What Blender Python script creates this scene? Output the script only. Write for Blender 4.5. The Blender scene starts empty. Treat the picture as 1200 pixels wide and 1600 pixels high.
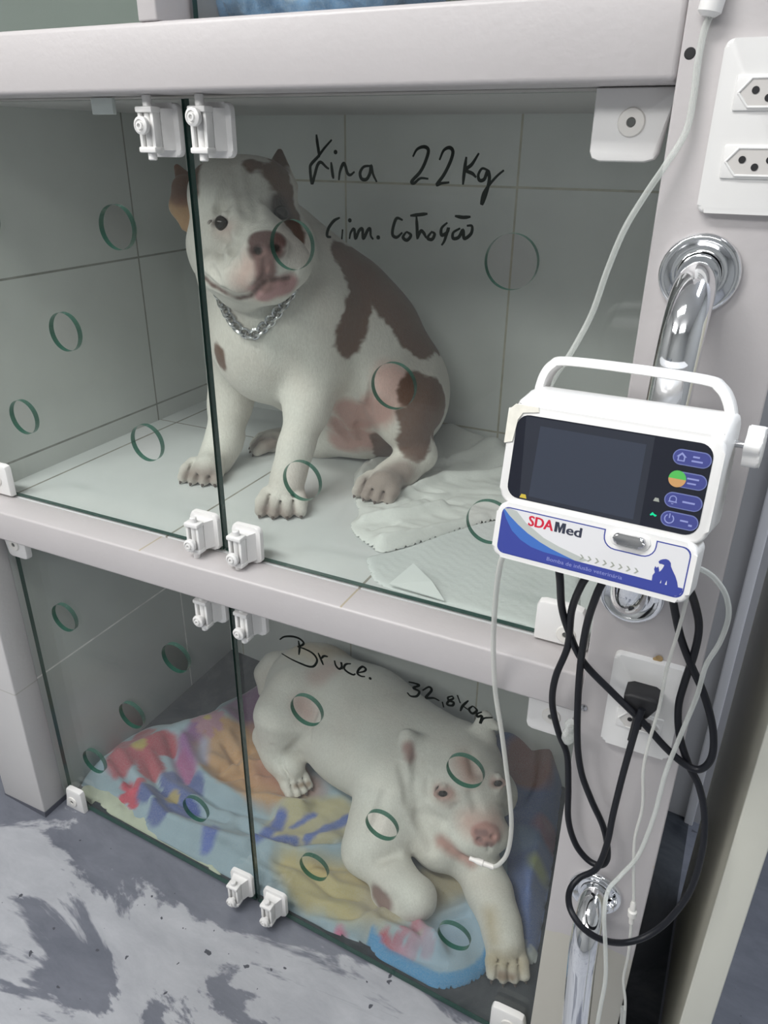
import bpy, bmesh, math, random
import numpy as np
from mathutils import Vector, Matrix, noise as mnoise

random.seed(7); np.random.seed(7)
SC = bpy.context.scene
COL = SC.collection

# ------------------------------------------------------------------ camera
CAM = np.array([0.0, -0.75, 1.226])
RM = np.array([[0.90000602, 0.19771726, -0.38845469],
               [0.435765, -0.38790065, 0.81218345],
               [0.00990086, -0.90024495, -0.43527118]])      # columns: right, down, forward
FPX = 1187.0
cd = bpy.data.cameras.new('camera'); co = bpy.data.objects.new('camera', cd); COL.objects.link(co)
cd.sensor_width = 36; cd.sensor_fit = 'AUTO'; cd.lens = FPX / 1600 * 36; cd.clip_start = .01
m4 = Matrix.Identity(4)
for i in range(3):
    m4[i][0] = RM[i, 0]; m4[i][1] = -RM[i, 1]; m4[i][2] = -RM[i, 2]; m4[i][3] = CAM[i]
co.matrix_world = m4
SC.camera = co

# ------------------------------------------------------------------ world, lights, exposure
w = bpy.data.worlds.new('world'); SC.world = w; w.use_nodes = True
w.node_tree.nodes['Background'].inputs[0].default_value = (.9, .95, 1, 1)
w.node_tree.nodes['Background'].inputs[1].default_value = .3
SC.view_settings.view_transform = 'Standard'; SC.view_settings.look = 'None'
SC.view_settings.gamma = 1; SC.view_settings.exposure = -0.55


def area(name, loc, sx, sy, e, target=None, color=(1, 1, 1)):
    l = bpy.data.lights.new(name, 'AREA'); l.shape = 'RECTANGLE'; l.size = sx; l.size_y = sy; l.energy = e; l.color = color
    o = bpy.data.objects.new(name, l); COL.objects.link(o); o.location = loc
    if target:
        o.rotation_euler = (Vector(target) - Vector(loc)).to_track_quat('-Z', 'Y').to_euler()
    return o


area('ceiling_lamp', (-1.0, -1.2, 2.66), 1.3, .35, 62, None, (1, .99, .97))
area('ceiling_lamp', (-2.2, -2.3, 2.62), 1.3, .5, 54, (-.6, .3, .7), (1, .99, .975))
area('ceiling_lamp', (-.1, -2.6, 2.62), 1.3, .5, 34, (-.4, .3, .7), (1, .99, .975))
area('ceiling_lamp', (.75, .30, 2.66), .35, 1.3, 55, None, (.86, .92, 1))


# ------------------------------------------------------------------ helpers
def ray(px, py):
    return RM @ np.array([(px - 600) / FPX, (py - 800) / FPX, 1.0])


def at(px, py, axis, val):
    r = ray(px, py); t = (val - CAM[axis]) / r[axis]
    return CAM + t * r


def Yp(px, py, y): return at(px, py, 1, y)
def Zp(px, py, z): return at(px, py, 2, z)
def fz(x): return -.092 * (min(max(x, -1.25), .25) + .87)      # the clinic floor slopes gently to the right
def Lp(px, py, dz):
    """point on the sight line at height dz over the sloping floor"""
    r = ray(px, py); t = (dz - .08004 - CAM[2] - .092 * CAM[0]) / (r[2] + .092 * r[0])
    return CAM + t * r
def Tp(px, py, t): return CAM + t * ray(px, py)
def depth(p): return float(RM[:, 2] @ (np.array(p) - CAM))


def link(name, me, mats, parent=None, world=True):
    o = bpy.data.objects.new(name, me); COL.objects.link(o)
    if mats is not None:
        for m in (mats if isinstance(mats, (list, tuple)) else [mats]):
            me.materials.append(m)
    if parent is not None:
        o.parent = parent
        if world:
            def wm(q): return q.matrix_basis if q.parent is None else wm(q.parent) @ q.matrix_parent_inverse @ q.matrix_basis
            o.matrix_parent_inverse = wm(parent).inverted()
    return o


def empty(name, loc, label, cat, group=None, mat=None):
    o = bpy.data.objects.new(name, None); COL.objects.link(o); o.empty_display_size = .05
    o.matrix_basis = mat if mat is not None else Matrix.Translation(Vector(loc))
    return tag(o, label, cat, group)


def tag(o, label=None, cat=None, group=None, kind=None):
    if label: o['label'] = label
    if cat: o['category'] = cat
    if group: o['group'] = group
    if kind: o['kind'] = kind
    return o


def mesh(name, v, f, smooth=True):
    me = bpy.data.meshes.new(name)
    me.from_pydata([tuple(map(float, p)) for p in v], [], [tuple(map(int, q)) for q in f]); me.update()
    if smooth:
        me.polygons.foreach_set('use_smooth', [True] * len(me.polygons))
    return me


def bm_mesh(name, bm, smooth=True, angle=40):
    me = bpy.data.meshes.new(name)
    bmesh.ops.recalc_face_normals(bm, faces=bm.faces[:])
    if smooth:
        for f in bm.faces: f.smooth = True
        for e in bm.edges:
            if len(e.link_faces) == 2 and e.calc_face_angle(0) > math.radians(angle): e.smooth = False
    bm.to_mesh(me); bm.free(); return me


def add_box(bm, lo, hi, bev=0, seg=2):
    r = bmesh.ops.create_cube(bm, size=1)
    vs = r['verts']
    lo, hi = Vector(lo), Vector(hi)
    for v in vs:
        v.co = Vector([(lo[i] + hi[i]) / 2 + v.co[i] * (hi[i] - lo[i]) for i in range(3)])
    if bev:
        es = list({e for v in vs for e in v.link_edges})
        bmesh.ops.bevel(bm, geom=es, offset=bev, segments=seg, affect='EDGES', profile=.5)
    return vs


def add_prism(bm, pts, ext, org, ux, uy, bev=0, seg=2):
    """polygon pts (2d) in plane org+ux*a+uy*b extruded by vector ext"""
    org, ux, uy, ext = map(Vector, (org, ux, uy, ext))
    v = [bm.verts.new(org + ux * a + uy * b) for a, b in pts]
    n = len(v)
    v2 = [bm.verts.new(x.co + ext) for x in v]
    f = [bm.faces.new(v), bm.faces.new(v2[::-1])]
    for i in range(n):
        f.append(bm.faces.new((v[i], v2[i], v2[(i + 1) % n], v[(i + 1) % n])))
    if bev:
        bmesh.ops.bevel(bm, geom=list(f[1].edges), offset=bev, segments=seg, affect='EDGES', profile=.5)
    return v, v2


def rrect(w, h, r, n=5, cx=0, cy=0):
    out = []
    for sx, sy, a0 in ((1, 1, 0), (-1, 1, 90), (-1, -1, 180), (1, -1, 270)):
        for i in range(n + 1):
            a = math.radians(a0 + 90 * i / n)
            out.append((cx + sx * (w / 2 - r) + r * math.cos(a), cy + sy * (h / 2 - r) + r * math.sin(a)))
    return out


def add_lathe(bm, prof, org, axis, seg=24):
    """prof: list (r, t) ; revolve about axis from org"""
    org = Vector(org); ax = Vector(axis).normalized()
    u = ax.orthogonal().normalized(); v = ax.cross(u)
    rings = []
    for r, t in prof:
        if r < 1e-6:
            rings.append([bm.verts.new(org + ax * t)])
        else:
            rings.append([bm.verts.new(org + ax * t + (u * math.cos(a) + v * math.sin(a)) * r)
                          for a in [2 * math.pi * i / seg for i in range(seg)]])
    for A, B in zip(rings, rings[1:]):
        if len(A) == 1 and len(B) == 1: continue
        for i in range(seg):
            j = (i + 1) % seg
            if len(A) == 1: bm.faces.new((A[0], B[i], B[j]))
            elif len(B) == 1: bm.faces.new((A[i], A[j], B[0]))
            else: bm.faces.new((A[i], A[j], B[j], B[i]))


def add_cyl(bm, a, b, r, seg=20, r2=None):
    a, b = Vector(a), Vector(b); L = (b - a).length; r2 = r if r2 is None else r2
    add_lathe(bm, [(0, 0), (r, 0), (r2, L), (0, L)], a, b - a, seg)


def spline(pts, n=8):
    """Catmull-Rom through pts"""
    P = [np.array(p, float) for p in pts]
    P = [2 * P[0] - P[1]] + P + [2 * P[-1] - P[-2]]
    out = []
    for i in range(1, len(P) - 2):
        p0, p1, p2, p3 = P[i - 1:i + 3]
        for k in range(n):
            t = k / n
            out.append(.5 * (2 * p1 + (p2 - p0) * t + (2 * p0 - 5 * p1 + 4 * p2 - p3) * t * t + (3 * p1 - p0 - 3 * p2 + p3) * t ** 3))
    out.append(P[-2]); return out


def add_tube(bm, path, r, seg=10, flat=None, caps=True):
    """sweep a circle (or an ellipse: flat=(direction, factor)) along path; r scalar or list"""
    P = [Vector(p) for p in path]
    n = len(P)
    rr = r if isinstance(r, (list, tuple)) else [r] * n
    T = [(P[min(i + 1, n - 1)] - P[max(i - 1, 0)]).normalized() for i in range(n)]
    N = T[0].orthogonal().normalized()
    rings = []
    for i in range(n):
        N = (N - T[i] * N.dot(T[i]))
        N = N.normalized() if N.length > 1e-6 else T[i].orthogonal().normalized()
        B = T[i].cross(N)
        ring = []
        for k in range(seg):
            a = 2 * math.pi * k / seg
            d = (N * math.cos(a) + B * math.sin(a)) * rr[i]
            if flat:
                fd = Vector(flat[0]); d = d - fd * d.dot(fd) * (1 - flat[1])
            ring.append(bm.verts.new(P[i] + d))
        rings.append(ring)
    for A, B in zip(rings, rings[1:]):
        for k in range(seg):
            j = (k + 1) % seg
            bm.faces.new((A[k], A[j], B[j], B[k]))
    if caps:
        bm.faces.new(rings[0][::-1]); bm.faces.new(rings[-1])


# ------------------------------------------------------------------ materials
class NT:
    def __init__(s, name):
        s.m = bpy.data.materials.new(name); s.m.use_nodes = True; s.t = s.m.node_tree; s.t.nodes.clear()
        s.out = s.n('ShaderNodeOutputMaterial')

    def n(s, t, **kw):
        x = s.t.nodes.new(t)
        for k, v in kw.items(): setattr(x, k, v)
        return x

    def l(s, a, b): s.t.links.new(a, b)

    def set(s, sock, v):
        if isinstance(v, bpy.types.NodeSocket): s.l(v, sock)
        else: sock.default_value = v

    def math(s, op, a, b=None, c=None, clamp=False):
        x = s.n('ShaderNodeMath', operation=op); x.use_clamp = clamp
        s.set(x.inputs[0], a)
        if b is not None: s.set(x.inputs[1], b)
        if c is not None: s.set(x.inputs[2], c)
        return x.outputs[0]

    def mix(s, fac, a, b):
        x = s.n('ShaderNodeMix', data_type='RGBA')
        s.set(x.inputs['Factor'], fac); s.set(x.inputs[6], a); s.set(x.inputs[7], b)
        return x.outputs[2]

    def noise(s, scale, detail=3, rough=.5, vec=None, dist=0):
        x = s.n('ShaderNodeTexNoise'); x.inputs['Scale'].default_value = scale; x.inputs['Detail'].default_value = detail
        x.inputs['Roughness'].default_value = rough; x.inputs['Distortion'].default_value = dist
        s.l(vec if vec is not None else s.pos(), x.inputs['Vector'])
        return x.outputs[0]

    def pos(s):
        if not hasattr(s, '_p'): s._p = s.n('ShaderNodeNewGeometry').outputs['Position']
        return s._p

    def xyz(s):
        x = s.n('ShaderNodeSeparateXYZ'); s.l(s.pos(), x.inputs[0]); return x.outputs

    def ramp(s, v, lo, hi):
        x = s.n('ShaderNodeMapRange'); x.inputs[1].default_value = lo; x.inputs[2].default_value = hi
        s.l(v, x.inputs[0]); return x.outputs[0]

    def bump(s, h, strength=.3, dist=.002):
        x = s.n('ShaderNodeBump'); x.inputs['Strength'].default_value = strength; x.inputs['Distance'].default_value = dist
        s.l(h, x.inputs['Height']); return x.outputs[0]

    def principled(s, color, rough=.5, metal=0, normal=None, **kw):
        p = s.n('ShaderNodeBsdfPrincipled')
        s.set(p.inputs['Base Color'], color if isinstance(color, bpy.types.NodeSocket) else (*color, 1))
        s.set(p.inputs['Roughness'], rough); p.inputs['Metallic'].default_value = metal
        if normal is not None: s.l(normal, p.inputs['Normal'])
        for k, v in kw.items(): p.inputs[k].default_value = v
        s.l(p.outputs[0], s.out.inputs[0]); return s.m


def C(c): return (*c, 1)


def plain(name, c, rough=.5, metal=0, nscale=0, namp=.06, bump=0, bscale=200, **kw):
    t = NT(name); col = c; nrm = None
    if nscale:
        col = t.mix(t.ramp(t.noise(nscale, 4), .3, .7), C([x * (1 - namp) for x in c]), C([min(1, x * (1 + namp)) for x in c]))
    if bump: nrm = t.bump(t.noise(bscale, 2), bump, .001)
    return t.principled(col, rough, metal, nrm, **kw)


def tiles(name, base, grout, a1, o1, s1, a2, o2, s2, g=.0018, rough=.25, mottle=.08, extra=None):
    """ceramic tiles: grout lines where axis a1 = o1 + k*s1 and a2 = o2 + k*s2"""
    t = NT(name); X = t.xyz()

    def line(ax, o, s, half=g):
        v = t.math('SUBTRACT', X[ax], o)
        v = t.math('DIVIDE', v, s)
        v = t.math('ADD', v, .5); v = t.math('FRACT', v); v = t.math('SUBTRACT', v, .5); v = t.math('ABSOLUTE', v)
        v = t.math('MULTIPLY', v, s)
        return t.math('LESS_THAN', v, half)
    m = t.math('MAXIMUM', line(a1, o1, s1), line(a2, o2, s2))
    for ax, o in (extra or []):
        v = t.math('ABSOLUTE', t.math('SUBTRACT', X[ax], o)); m = t.math('MAXIMUM', m, t.math('LESS_THAN', v, g))
    n = t.ramp(t.noise(3.5, 5, .6), .3, .7)
    c = t.mix(n, C([x * (1 - mottle) for x in base]), C([x * (1 + mottle) for x in base]))
    dirt = t.ramp(t.noise(14, 6, .65), .62, .75)
    c = t.mix(t.math('MULTIPLY', dirt, .25), c, C([x * .75 for x in base]))
    gn = t.ramp(t.noise(30, 3), .3, .7)
    gc = t.mix(gn, C(grout), C([x * 1.5 for x in grout]))
    c = t.mix(m, c, gc)
    b = t.bump(t.math('SUBTRACT', 1, m), .4, .002)
    return t.principled(c, rough, 0, b)


M = {}
M['paint'] = plain('white_paint', (.525, .500, .503), .38, nscale=5, namp=.03, bump=.25, bscale=160)
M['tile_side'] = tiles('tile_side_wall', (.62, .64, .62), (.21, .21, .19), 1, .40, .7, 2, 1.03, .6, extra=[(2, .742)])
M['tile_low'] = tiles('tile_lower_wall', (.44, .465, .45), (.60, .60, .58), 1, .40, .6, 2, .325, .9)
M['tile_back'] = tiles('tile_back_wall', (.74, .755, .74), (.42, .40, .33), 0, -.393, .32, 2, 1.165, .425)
M['tile_floor'] = tiles('tile_upper_floor', (.72, .74, .74), (.26, .25, .22), 0, -.393, .318, 1, .405, .6, rough=.2, extra=[(0, -1.028)])
M['plastic'] = plain('white_plastic', (.80, .795, .785), .32)
M['plastic_warm'] = plain('ivory_plastic', (.77, .755, .72), .35)
M['plate'] = plain('outlet_plastic', (.78, .775, .765), .3)
M['recess'] = plain('outlet_recess', (.62, .60, .58), .4)
M['hole'] = plain('dark_hole', (.012, .012, .014), .6)
M['chrome'] = plain('chrome', (.86, .87, .89), .07, 1)
M['steel'] = plain('steel', (.55, .55, .56), .25, 1)
M['silver'] = plain('silver_chain', (.62, .62, .63), .22, 1)
M['rubber'] = plain('black_rubber', (.009, .010, .014), .42, **{'Specular IOR Level': .3})
M['plug'] = plain('black_plug', (.016, .016, .018), .5)
M['screwdark'] = plain('screw_recess', (.10, .105, .10), .4)
M['marker'] = plain('marker_ink', (.008, .010, .009), .85, **{'Specular IOR Level': .1})


def glass_mats():
    t = NT('glass_pane')
    tr = t.n('ShaderNodeBsdfTransparent'); tr.inputs[0].default_value = (.965, .983, .972, 1)
    gl = t.n('ShaderNodeBsdfGlossy'); gl.inputs['Roughness'].default_value = .015; gl.inputs[0].default_value = (1, 1, 1, 1)
    df = t.n('ShaderNodeBsdfDiffuse'); df.inputs[0].default_value = (.62, .65, .63, 1)
    lw = t.n('ShaderNodeLayerWeight'); lw.inputs[0].default_value = .5
    f5 = t.math('POWER', lw.outputs['Facing'], 5)
    fr = t.math('MULTIPLY_ADD', f5, .95, .026)
    hz = t.ramp(t.noise(4, 6, .65), .25, .8)
    hz = t.math('MULTIPLY_ADD', hz, .014, .004)
    a = t.n('ShaderNodeMixShader'); t.l(hz, a.inputs[0]); t.l(tr.outputs[0], a.inputs[1]); t.l(df.outputs[0], a.inputs[2])
    b = t.n('ShaderNodeMixShader'); t.l(fr, b.inputs[0]); t.l(a.outputs[0], b.inputs[1]); t.l(gl.outputs[0], b.inputs[2])
    t.l(b.outputs[0], t.out.inputs[0])
    e = NT('glass_edge')
    e.principled((.018, .06, .05), .12, 0, None)
    e2 = NT('glass_hole_rim')
    tr = e2.n('ShaderNodeBsdfTransparent'); tr.inputs[0].default_value = (.35, .6, .5, 1)
    p = e2.n('ShaderNodeBsdfPrincipled'); p.inputs['Base Color'].default_value = (.03, .11, .08, 1); p.inputs['Roughness'].default_value = .15
    mx = e2.n('ShaderNodeMixShader'); mx.inputs[0].default_value = .72
    e2.l(tr.outputs[0], mx.inputs[1]); e2.l(p.outputs[0], mx.inputs[2]); e2.l(mx.outputs[0], e2.out.inputs[0])
    return t.m, e.m, e2.m


M['glass'], M['gedge'], M['grim'] = glass_mats()


def tube_mat(name, col, alpha, rough=.15):
    t = NT(name)
    tr = t.n('ShaderNodeBsdfTransparent'); tr.inputs[0].default_value = (.93, .95, .94, 1)
    p = t.n('ShaderNodeBsdfPrincipled'); p.inputs['Base Color'].default_value = C(col); p.inputs['Roughness'].default_value = rough
    lw = t.n('ShaderNodeLayerWeight'); lw.inputs[0].default_value = .5
    f = t.math('MULTIPLY_ADD', lw.outputs['Facing'], .45, alpha, clamp=True)
    mx = t.n('ShaderNodeMixShader'); t.l(f, mx.inputs[0]); t.l(tr.outputs[0], mx.inputs[1]); t.l(p.outputs[0], mx.inputs[2])
    t.l(mx.outputs[0], t.out.inputs[0]); return t.m


M['tube'] = tube_mat('clear_tubing', (.80, .82, .79), .28)
M['tube_thin'] = tube_mat('clear_thin_tubing', (.80, .80, .76), .42)
M['clear'] = tube_mat('clear_plastic', (.75, .76, .74), .2)


def paint_lines(name, base, lines, grout, yellow=None, w_=.0014):
    t = NT(name); X = t.xyz()
    n = t.ramp(t.noise(5, 4), .3, .7)
    c = t.mix(n, C([x * .97 for x in base]), C([x * 1.03 for x in base]))
    if yellow:                                   # yellowed paint near the floor
        e = t.math('MULTIPLY_ADD', t.noise(9, 4), .08, X[2]); c = t.mix(t.math('LESS_THAN', e, yellow), c, C((.53, .51, .45)))
        e = t.math('MULTIPLY', t.math('LESS_THAN', t.noise(45, 3), .30), t.math('LESS_THAN', X[2], .5)); c = t.mix(t.math('MULTIPLY', e, .5), c, C((.50, .43, .33)))
    for ax, o, ax2, lim in lines:
        v = t.math('LESS_THAN', t.math('ABSOLUTE', t.math('SUBTRACT', X[ax], o)), w_)
        v = t.math('MULTIPLY', v, t.math('GREATER_THAN', X[ax2], lim)); c = t.mix(v, c, C(grout))
    return t.principled(c, .38, 0, t.bump(t.noise(160, 2), .25, .001))


def room_floor_mat():
    t = NT('worn_epoxy_floor')
    x = t.n('ShaderNodeMapping'); t.l(t.pos(), x.inputs[0]); x.inputs['Rotation'].default_value = (0, 0, .75); x.inputs['Scale'].default_value = (1, 2.2, 1)
    v = x.outputs[0]
    big = t.noise(2.1, 7, .62, v, .6)
    X = t.xyz()
    b1 = t.n('ShaderNodeMapRange'); b1.interpolation_type = 'SMOOTHSTEP'; b1.inputs[1].default_value = .03; b1.inputs[2].default_value = -.10; b1.inputs[3].default_value = -.12; b1.inputs[4].default_value = .09
    t.l(t.math('SUBTRACT', t.math('MULTIPLY_ADD', X[0], -.12, X[1]), .06), b1.inputs[0])
    big = t.math('ADD', big, b1.outputs[0])
    m = t.ramp(big, .49, .515)
    fine = t.noise(9, 6, .7, v, .3)
    base = t.mix(t.ramp(fine, .3, .7), C((.12, .13, .16)), C((.18, .19, .225)))
    pale = t.mix(t.ramp(fine, .3, .7), C((.33, .34, .37)), C((.44, .45, .48)))
    c = t.mix(m, base, pale)
    sp = t.math('LESS_THAN', t.noise(55, 2, .5), .27)
    c = t.mix(sp, c, C((.07, .075, .09)))
    rg = t.math('MULTIPLY_ADD', m, .2, .32)
    return t.principled(c, rg, 0, t.bump(t.noise(40, 4), .08, .002))


def shaded_floor_mat():
    t = NT('shaded_cage_floor')
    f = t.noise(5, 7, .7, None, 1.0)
    c = t.mix(t.ramp(f, .42, .75), C((.022, .026, .034)), C((.10, .108, .12)))  # room floor in shadow: the shade is put into this dark colour
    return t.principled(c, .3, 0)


M['floor'] = room_floor_mat(); M['shadefloor'] = shaded_floor_mat()
M['dark_trim'] = plain('dark_baseboard', (.09, .095, .12), .4)
M['room'] = plain('room_wall', (.45, .46, .455), .6)
M['ceil'] = plain('white_ceiling', (.78, .78, .77), .7)
M['roomdark'] = plain('room_cabinet', (.25, .27, .29), .4)
M['door_side'] = plain('jamb_beige_shaded', (.56, .55, .47), .4, nscale=8)  # same beige as the front, coloured darker for the shaded side
M['door_front'] = plain('jamb_beige', (.62, .62, .55), .35, nscale=6, namp=.03)
M['far_wall'] = plain('far_wall', (.42, .42, .44), .5)
M['alu'] = plain('white_corner_bead', (.82, .82, .86), .3)


M['ledge'] = paint_lines('ledge_paint', (.525, .500, .503), [(0, -.717, 2, .7062), (0, -.393, 2, .7062)], (.42, .37, .28))
M['post'] = paint_lines('post_paint', (.55, .54, .54), [(2, .322, 2, -1)], (.45, .44, .42))
M['column'] = paint_lines('column_paint', (.525, .500, .503), [], (.5, .5, .5), .335)
# ------------------------------------------------------------------ the setting
GL = 0.0                # front face of the glass
FR = -0.0525            # front face of beams and column
ZL, ZB, ZT, ZB2 = 0.707, 0.655, 1.272, 1.334


def struct(name, boxes, mat, bev=0, label=None):
    bm = bmesh.new()
    for lo, hi in boxes: add_box(bm, lo, hi, bev, 3)
    o = link(name, bm_mesh(name, bm), mat); o['kind'] = 'structure'
    if label: o['label'] = label
    return o


def slope_slab(name, strips, lift, th, mat):
    bm = bmesh.new()
    for x0, x1, y0, y1 in strips:
        a = [bm.verts.new((x, y, fz(x) + lift)) for x, y in ((x0, y0), (x1, y0), (x1, y1), (x0, y1))]
        b = [bm.verts.new(v.co - Vector((0, 0, th))) for v in a]
        bm.faces.new(a); bm.faces.new(b[::-1])
        for i in range(4): bm.faces.new((a[i], b[i], b[(i + 1) % 4], a[(i + 1) % 4]))
    o = link(name, bm_mesh(name, bm, False), mat); o['kind'] = 'structure'; return o


slope_slab('floor', [(-3.2, -1.25, -3.2, 2.2), (-1.25, .25, -3.2, 2.2), (.25, 2.2, -3.2, 2.2)], 0, .06, M['floor'])
slope_slab('floor_cage_shaded', [(-1.07, -.09, .010, .565), (-1.25, -1.18, .010, .565), (-1.95, -1.25, .010, .565), (.022, .088, -.04, .64)], .002, .002, M['shadefloor'])  # dark sheets over the floor where shade falls, in cages and gap
struct('ceiling', [((-3.2, -3.2, 2.7), (2.2, 2.2, 2.76))], M['ceil'])
struct('wall_front', [((-3.2, -3.26, 0), (2.2, -3.2, 2.7))], M['room'])
struct('wall_left', [((-3.26, -3.2, 0), (-3.2, 2.2, 2.7))], M['room'])
struct('wall_right', [((2.2, -3.2, 0), (2.26, 2.2, 2.7))], M['room'])
struct('wall_back_room', [((-3.2, 2.2, 0), (2.2, 2.26, 2.7))], M['room'])
struct('wall_back', [((-1.95, .565, -.1), (.022, .62, ZB2))], M['tile_back'])
struct('wall_back_upper', [((-1.95, .565, ZB2), (.022, .62, 2.7))], plain('dark_back_wall', (.20, .235, .215), .5))  # upper part of the back wall, an even grey-green darker than the tiles
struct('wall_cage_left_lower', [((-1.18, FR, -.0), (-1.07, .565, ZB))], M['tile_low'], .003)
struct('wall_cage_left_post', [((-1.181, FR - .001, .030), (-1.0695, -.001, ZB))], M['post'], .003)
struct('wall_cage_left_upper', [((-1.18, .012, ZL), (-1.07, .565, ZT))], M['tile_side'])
struct('baseboard_post', [((-1.1815, FR - .0015, 0), (-1.069, .012, .030))], M['dark_trim'])
# column at the right: end of the side wall of the cages
struct('wall_column', [((-.09, FR, -.1), (.022, .565, 2.7))], M['column'], .002)
# shelf of the upper cage: slab + white front ledge, tiled on top
struct('shelf_ledge', [((-1.95, FR, ZB), (-.09, .0, ZL))], M['ledge'], .004)
struct('shelf_slab', [((-1.95, .0, ZB), (-.09, .565, ZL))], M['tile_floor'])
struct('beam_upper', [((-1.95, FR, ZT), (-.09, .565, ZB2))], M['paint'], .005)
struct('post_upper', [((-.612, FR + .001, ZB2), (-.588, .565, 1.93))], M['paint'], .002)
struct('shelf_top_shade', [((-1.95, FR, 1.93), (-.09, .565, 2.0))], M['paint'], .003)  # unseen shelf, added above the top row to darken it
# partition panel to the right, past a narrow gap
struct('trim_jamb_side', [((.092, -.049, -.1), (.1245, .40, 1.12))], M['door_side'], .002)
struct('trim_jamb_front', [((.0915, -.0535, -.1), (.1255, -.048, 1.12))], M['door_front'], .002)
struct('wall_gap', [((.022, .62, -.12), (1.6, .66, 2.7))], M['far_wall'])
struct('trim_corner', [((.078, .605, -.09), (.096, .62, 2.0))], M['alu'], .003)
# what the room behind the camera shows in the chrome and the glass
struct('wall_cabinet', [((-2.9, -3.19, 0), (-1.2, -2.7, 1.0))], M['roomdark'], .004)


# ------------------------------------------------------------------ glass doors
def pane_mesh(x0, x1, z0, z1, holes, th=.008):
    cu = bpy.data.curves.new('pane', 'CURVE'); cu.dimensions = '2D'; cu.fill_mode = 'BOTH'; cu.extrude = th / 2
    cu.resolution_u = 4

    def poly(pts):
        s = cu.splines.new('POLY'); s.points.add(len(pts) - 1); s.use_cyclic_u = True
        for p, q in zip(s.points, pts): p.co = (q[0], q[1], 0, 1)
    poly([(x0, z0(x0)), (x1, z0(x1)), (x1, z1), (x0, z1)])
    for hx, hz, hr in holes:
        poly([(hx + hr * math.cos(2 * math.pi * i / 64), hz + hr * math.sin(2 * math.pi * i / 64)) for i in range(64)])
    ob = bpy.data.objects.new('tmp', cu); COL.objects.link(ob)
    dg = bpy.context.evaluated_depsgraph_get(); dg.update()
    me = bpy.data.meshes.new_from_object(ob.evaluated_get(dg))
    bpy.data.objects.remove(ob); bpy.data.curves.remove(cu)
    # stand up: (x, z, e) -> (x, GL + th/2 - e, z)
    n = len(me.vertices); a = np.zeros(n * 3); me.vertices.foreach_get('co', a); a = a.reshape(-1, 3)
    b = np.stack([a[:, 0], GL + th / 2 - a[:, 2], a[:, 1]], 1); me.vertices.foreach_set('co', b.ravel())
    me.update()
    me.materials.clear()
    for m in ('glass', 'gedge', 'grim'): me.materials.append(M[m])
    for p in me.polygons:
        p.use_smooth = False
        if abs(p.normal.y) < .5:
            c = p.center
            p.material_index = 2 if any(abs(math.hypot(c.x - hx, c.z - hz) - hr) < .003 for hx, hz, hr in holes) else 1
        else: p.material_index = 0
    return me


def add_lock(parent, cx, cz, up, knob_v, lab=None):
    """slide bolt lock on the glass; up=+1 when the bolt shoots upward"""
    y0 = GL - .0005
    def P(u, v, wd): return (cx + u, y0 - wd, cz + v * up)
    bm = bmesh.new()
    add_prism(bm, rrect(.046, .054, .008), (0, -.0075, 0), (cx, y0, cz), (1, 0, 0), (0, 0, 1), .0022)
    # tapered housing
    for s0, s1, v0, v1 in ((.0165, .010, -.020, .021),):
        q = []
        for wd, h in ((.006, s0), (.0235, s1)):
            q.append([bm.verts.new(P(-h, v0, wd)), bm.verts.new(P(h, v0 - 0, wd)), bm.verts.new(P(h, v1, wd)), bm.verts.new(P(-h, v1, wd))])
        fs = [bm.faces.new(q[1])]
        for i in range(4): fs.append(bm.faces.new((q[0][i], q[0][(i + 1) % 4], q[1][(i + 1) % 4], q[1][i])))
        bmesh.ops.bevel(bm, geom=list({e for e in fs[0].edges}), offset=.002, segments=2, affect='EDGES')
    # slotted channel: two cheeks and two end flanges
    for s in (-1, 1):
        a, b = P(s * .0085 - .0022, -.020, .022), P(s * .0085 + .0022, .020, .034)
        add_box(bm, [min(a[i], b[i]) for i in range(3)], [max(a[i], b[i]) for i in range(3)], .0012)
    for v in (-.0195, .0195):
        a, b = P(-.0115, v - .003, .021), P(.0115, v + .003, .0365)
        add_box(bm, [min(a[i], b[i]) for i in range(3)], [max(a[i], b[i]) for i in range(3)], .0016)
    me = bm_mesh('bolt_lock', bm, angle=35)
    lk = link('bolt_lock', me, M['plastic'], parent)
    if lab: lk['label'] = lab
    bm = bmesh.new()
    end = .0335 if up else 0
    add_lathe(bm, [(0, 0), (.0038, 0), (.0048, .001), (.0048, .062), (.004, .0635), (0, .0635)], P(0, -.030, .0285), (0, 0, up), 16)
    link('slide_bolt', bm_mesh('slide_bolt', bm), M['plastic'], lk)
    bm = bmesh.new()
    add_lathe(bm, [(0, 0), (.0045, 0), (.0045, .004), (.0085, .005), (.0092, .0075), (.0088, .0105), (.0062, .012), (.006, .0105), (.0042, .0105), (.0040, .013), (.0022, .0132), (.002, .0105), (0, .0105)],
              P(0, knob_v, .0325), (0, -1, 0), 24)
    link('knob', bm_mesh('knob', bm), M['plastic'], lk)


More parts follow.
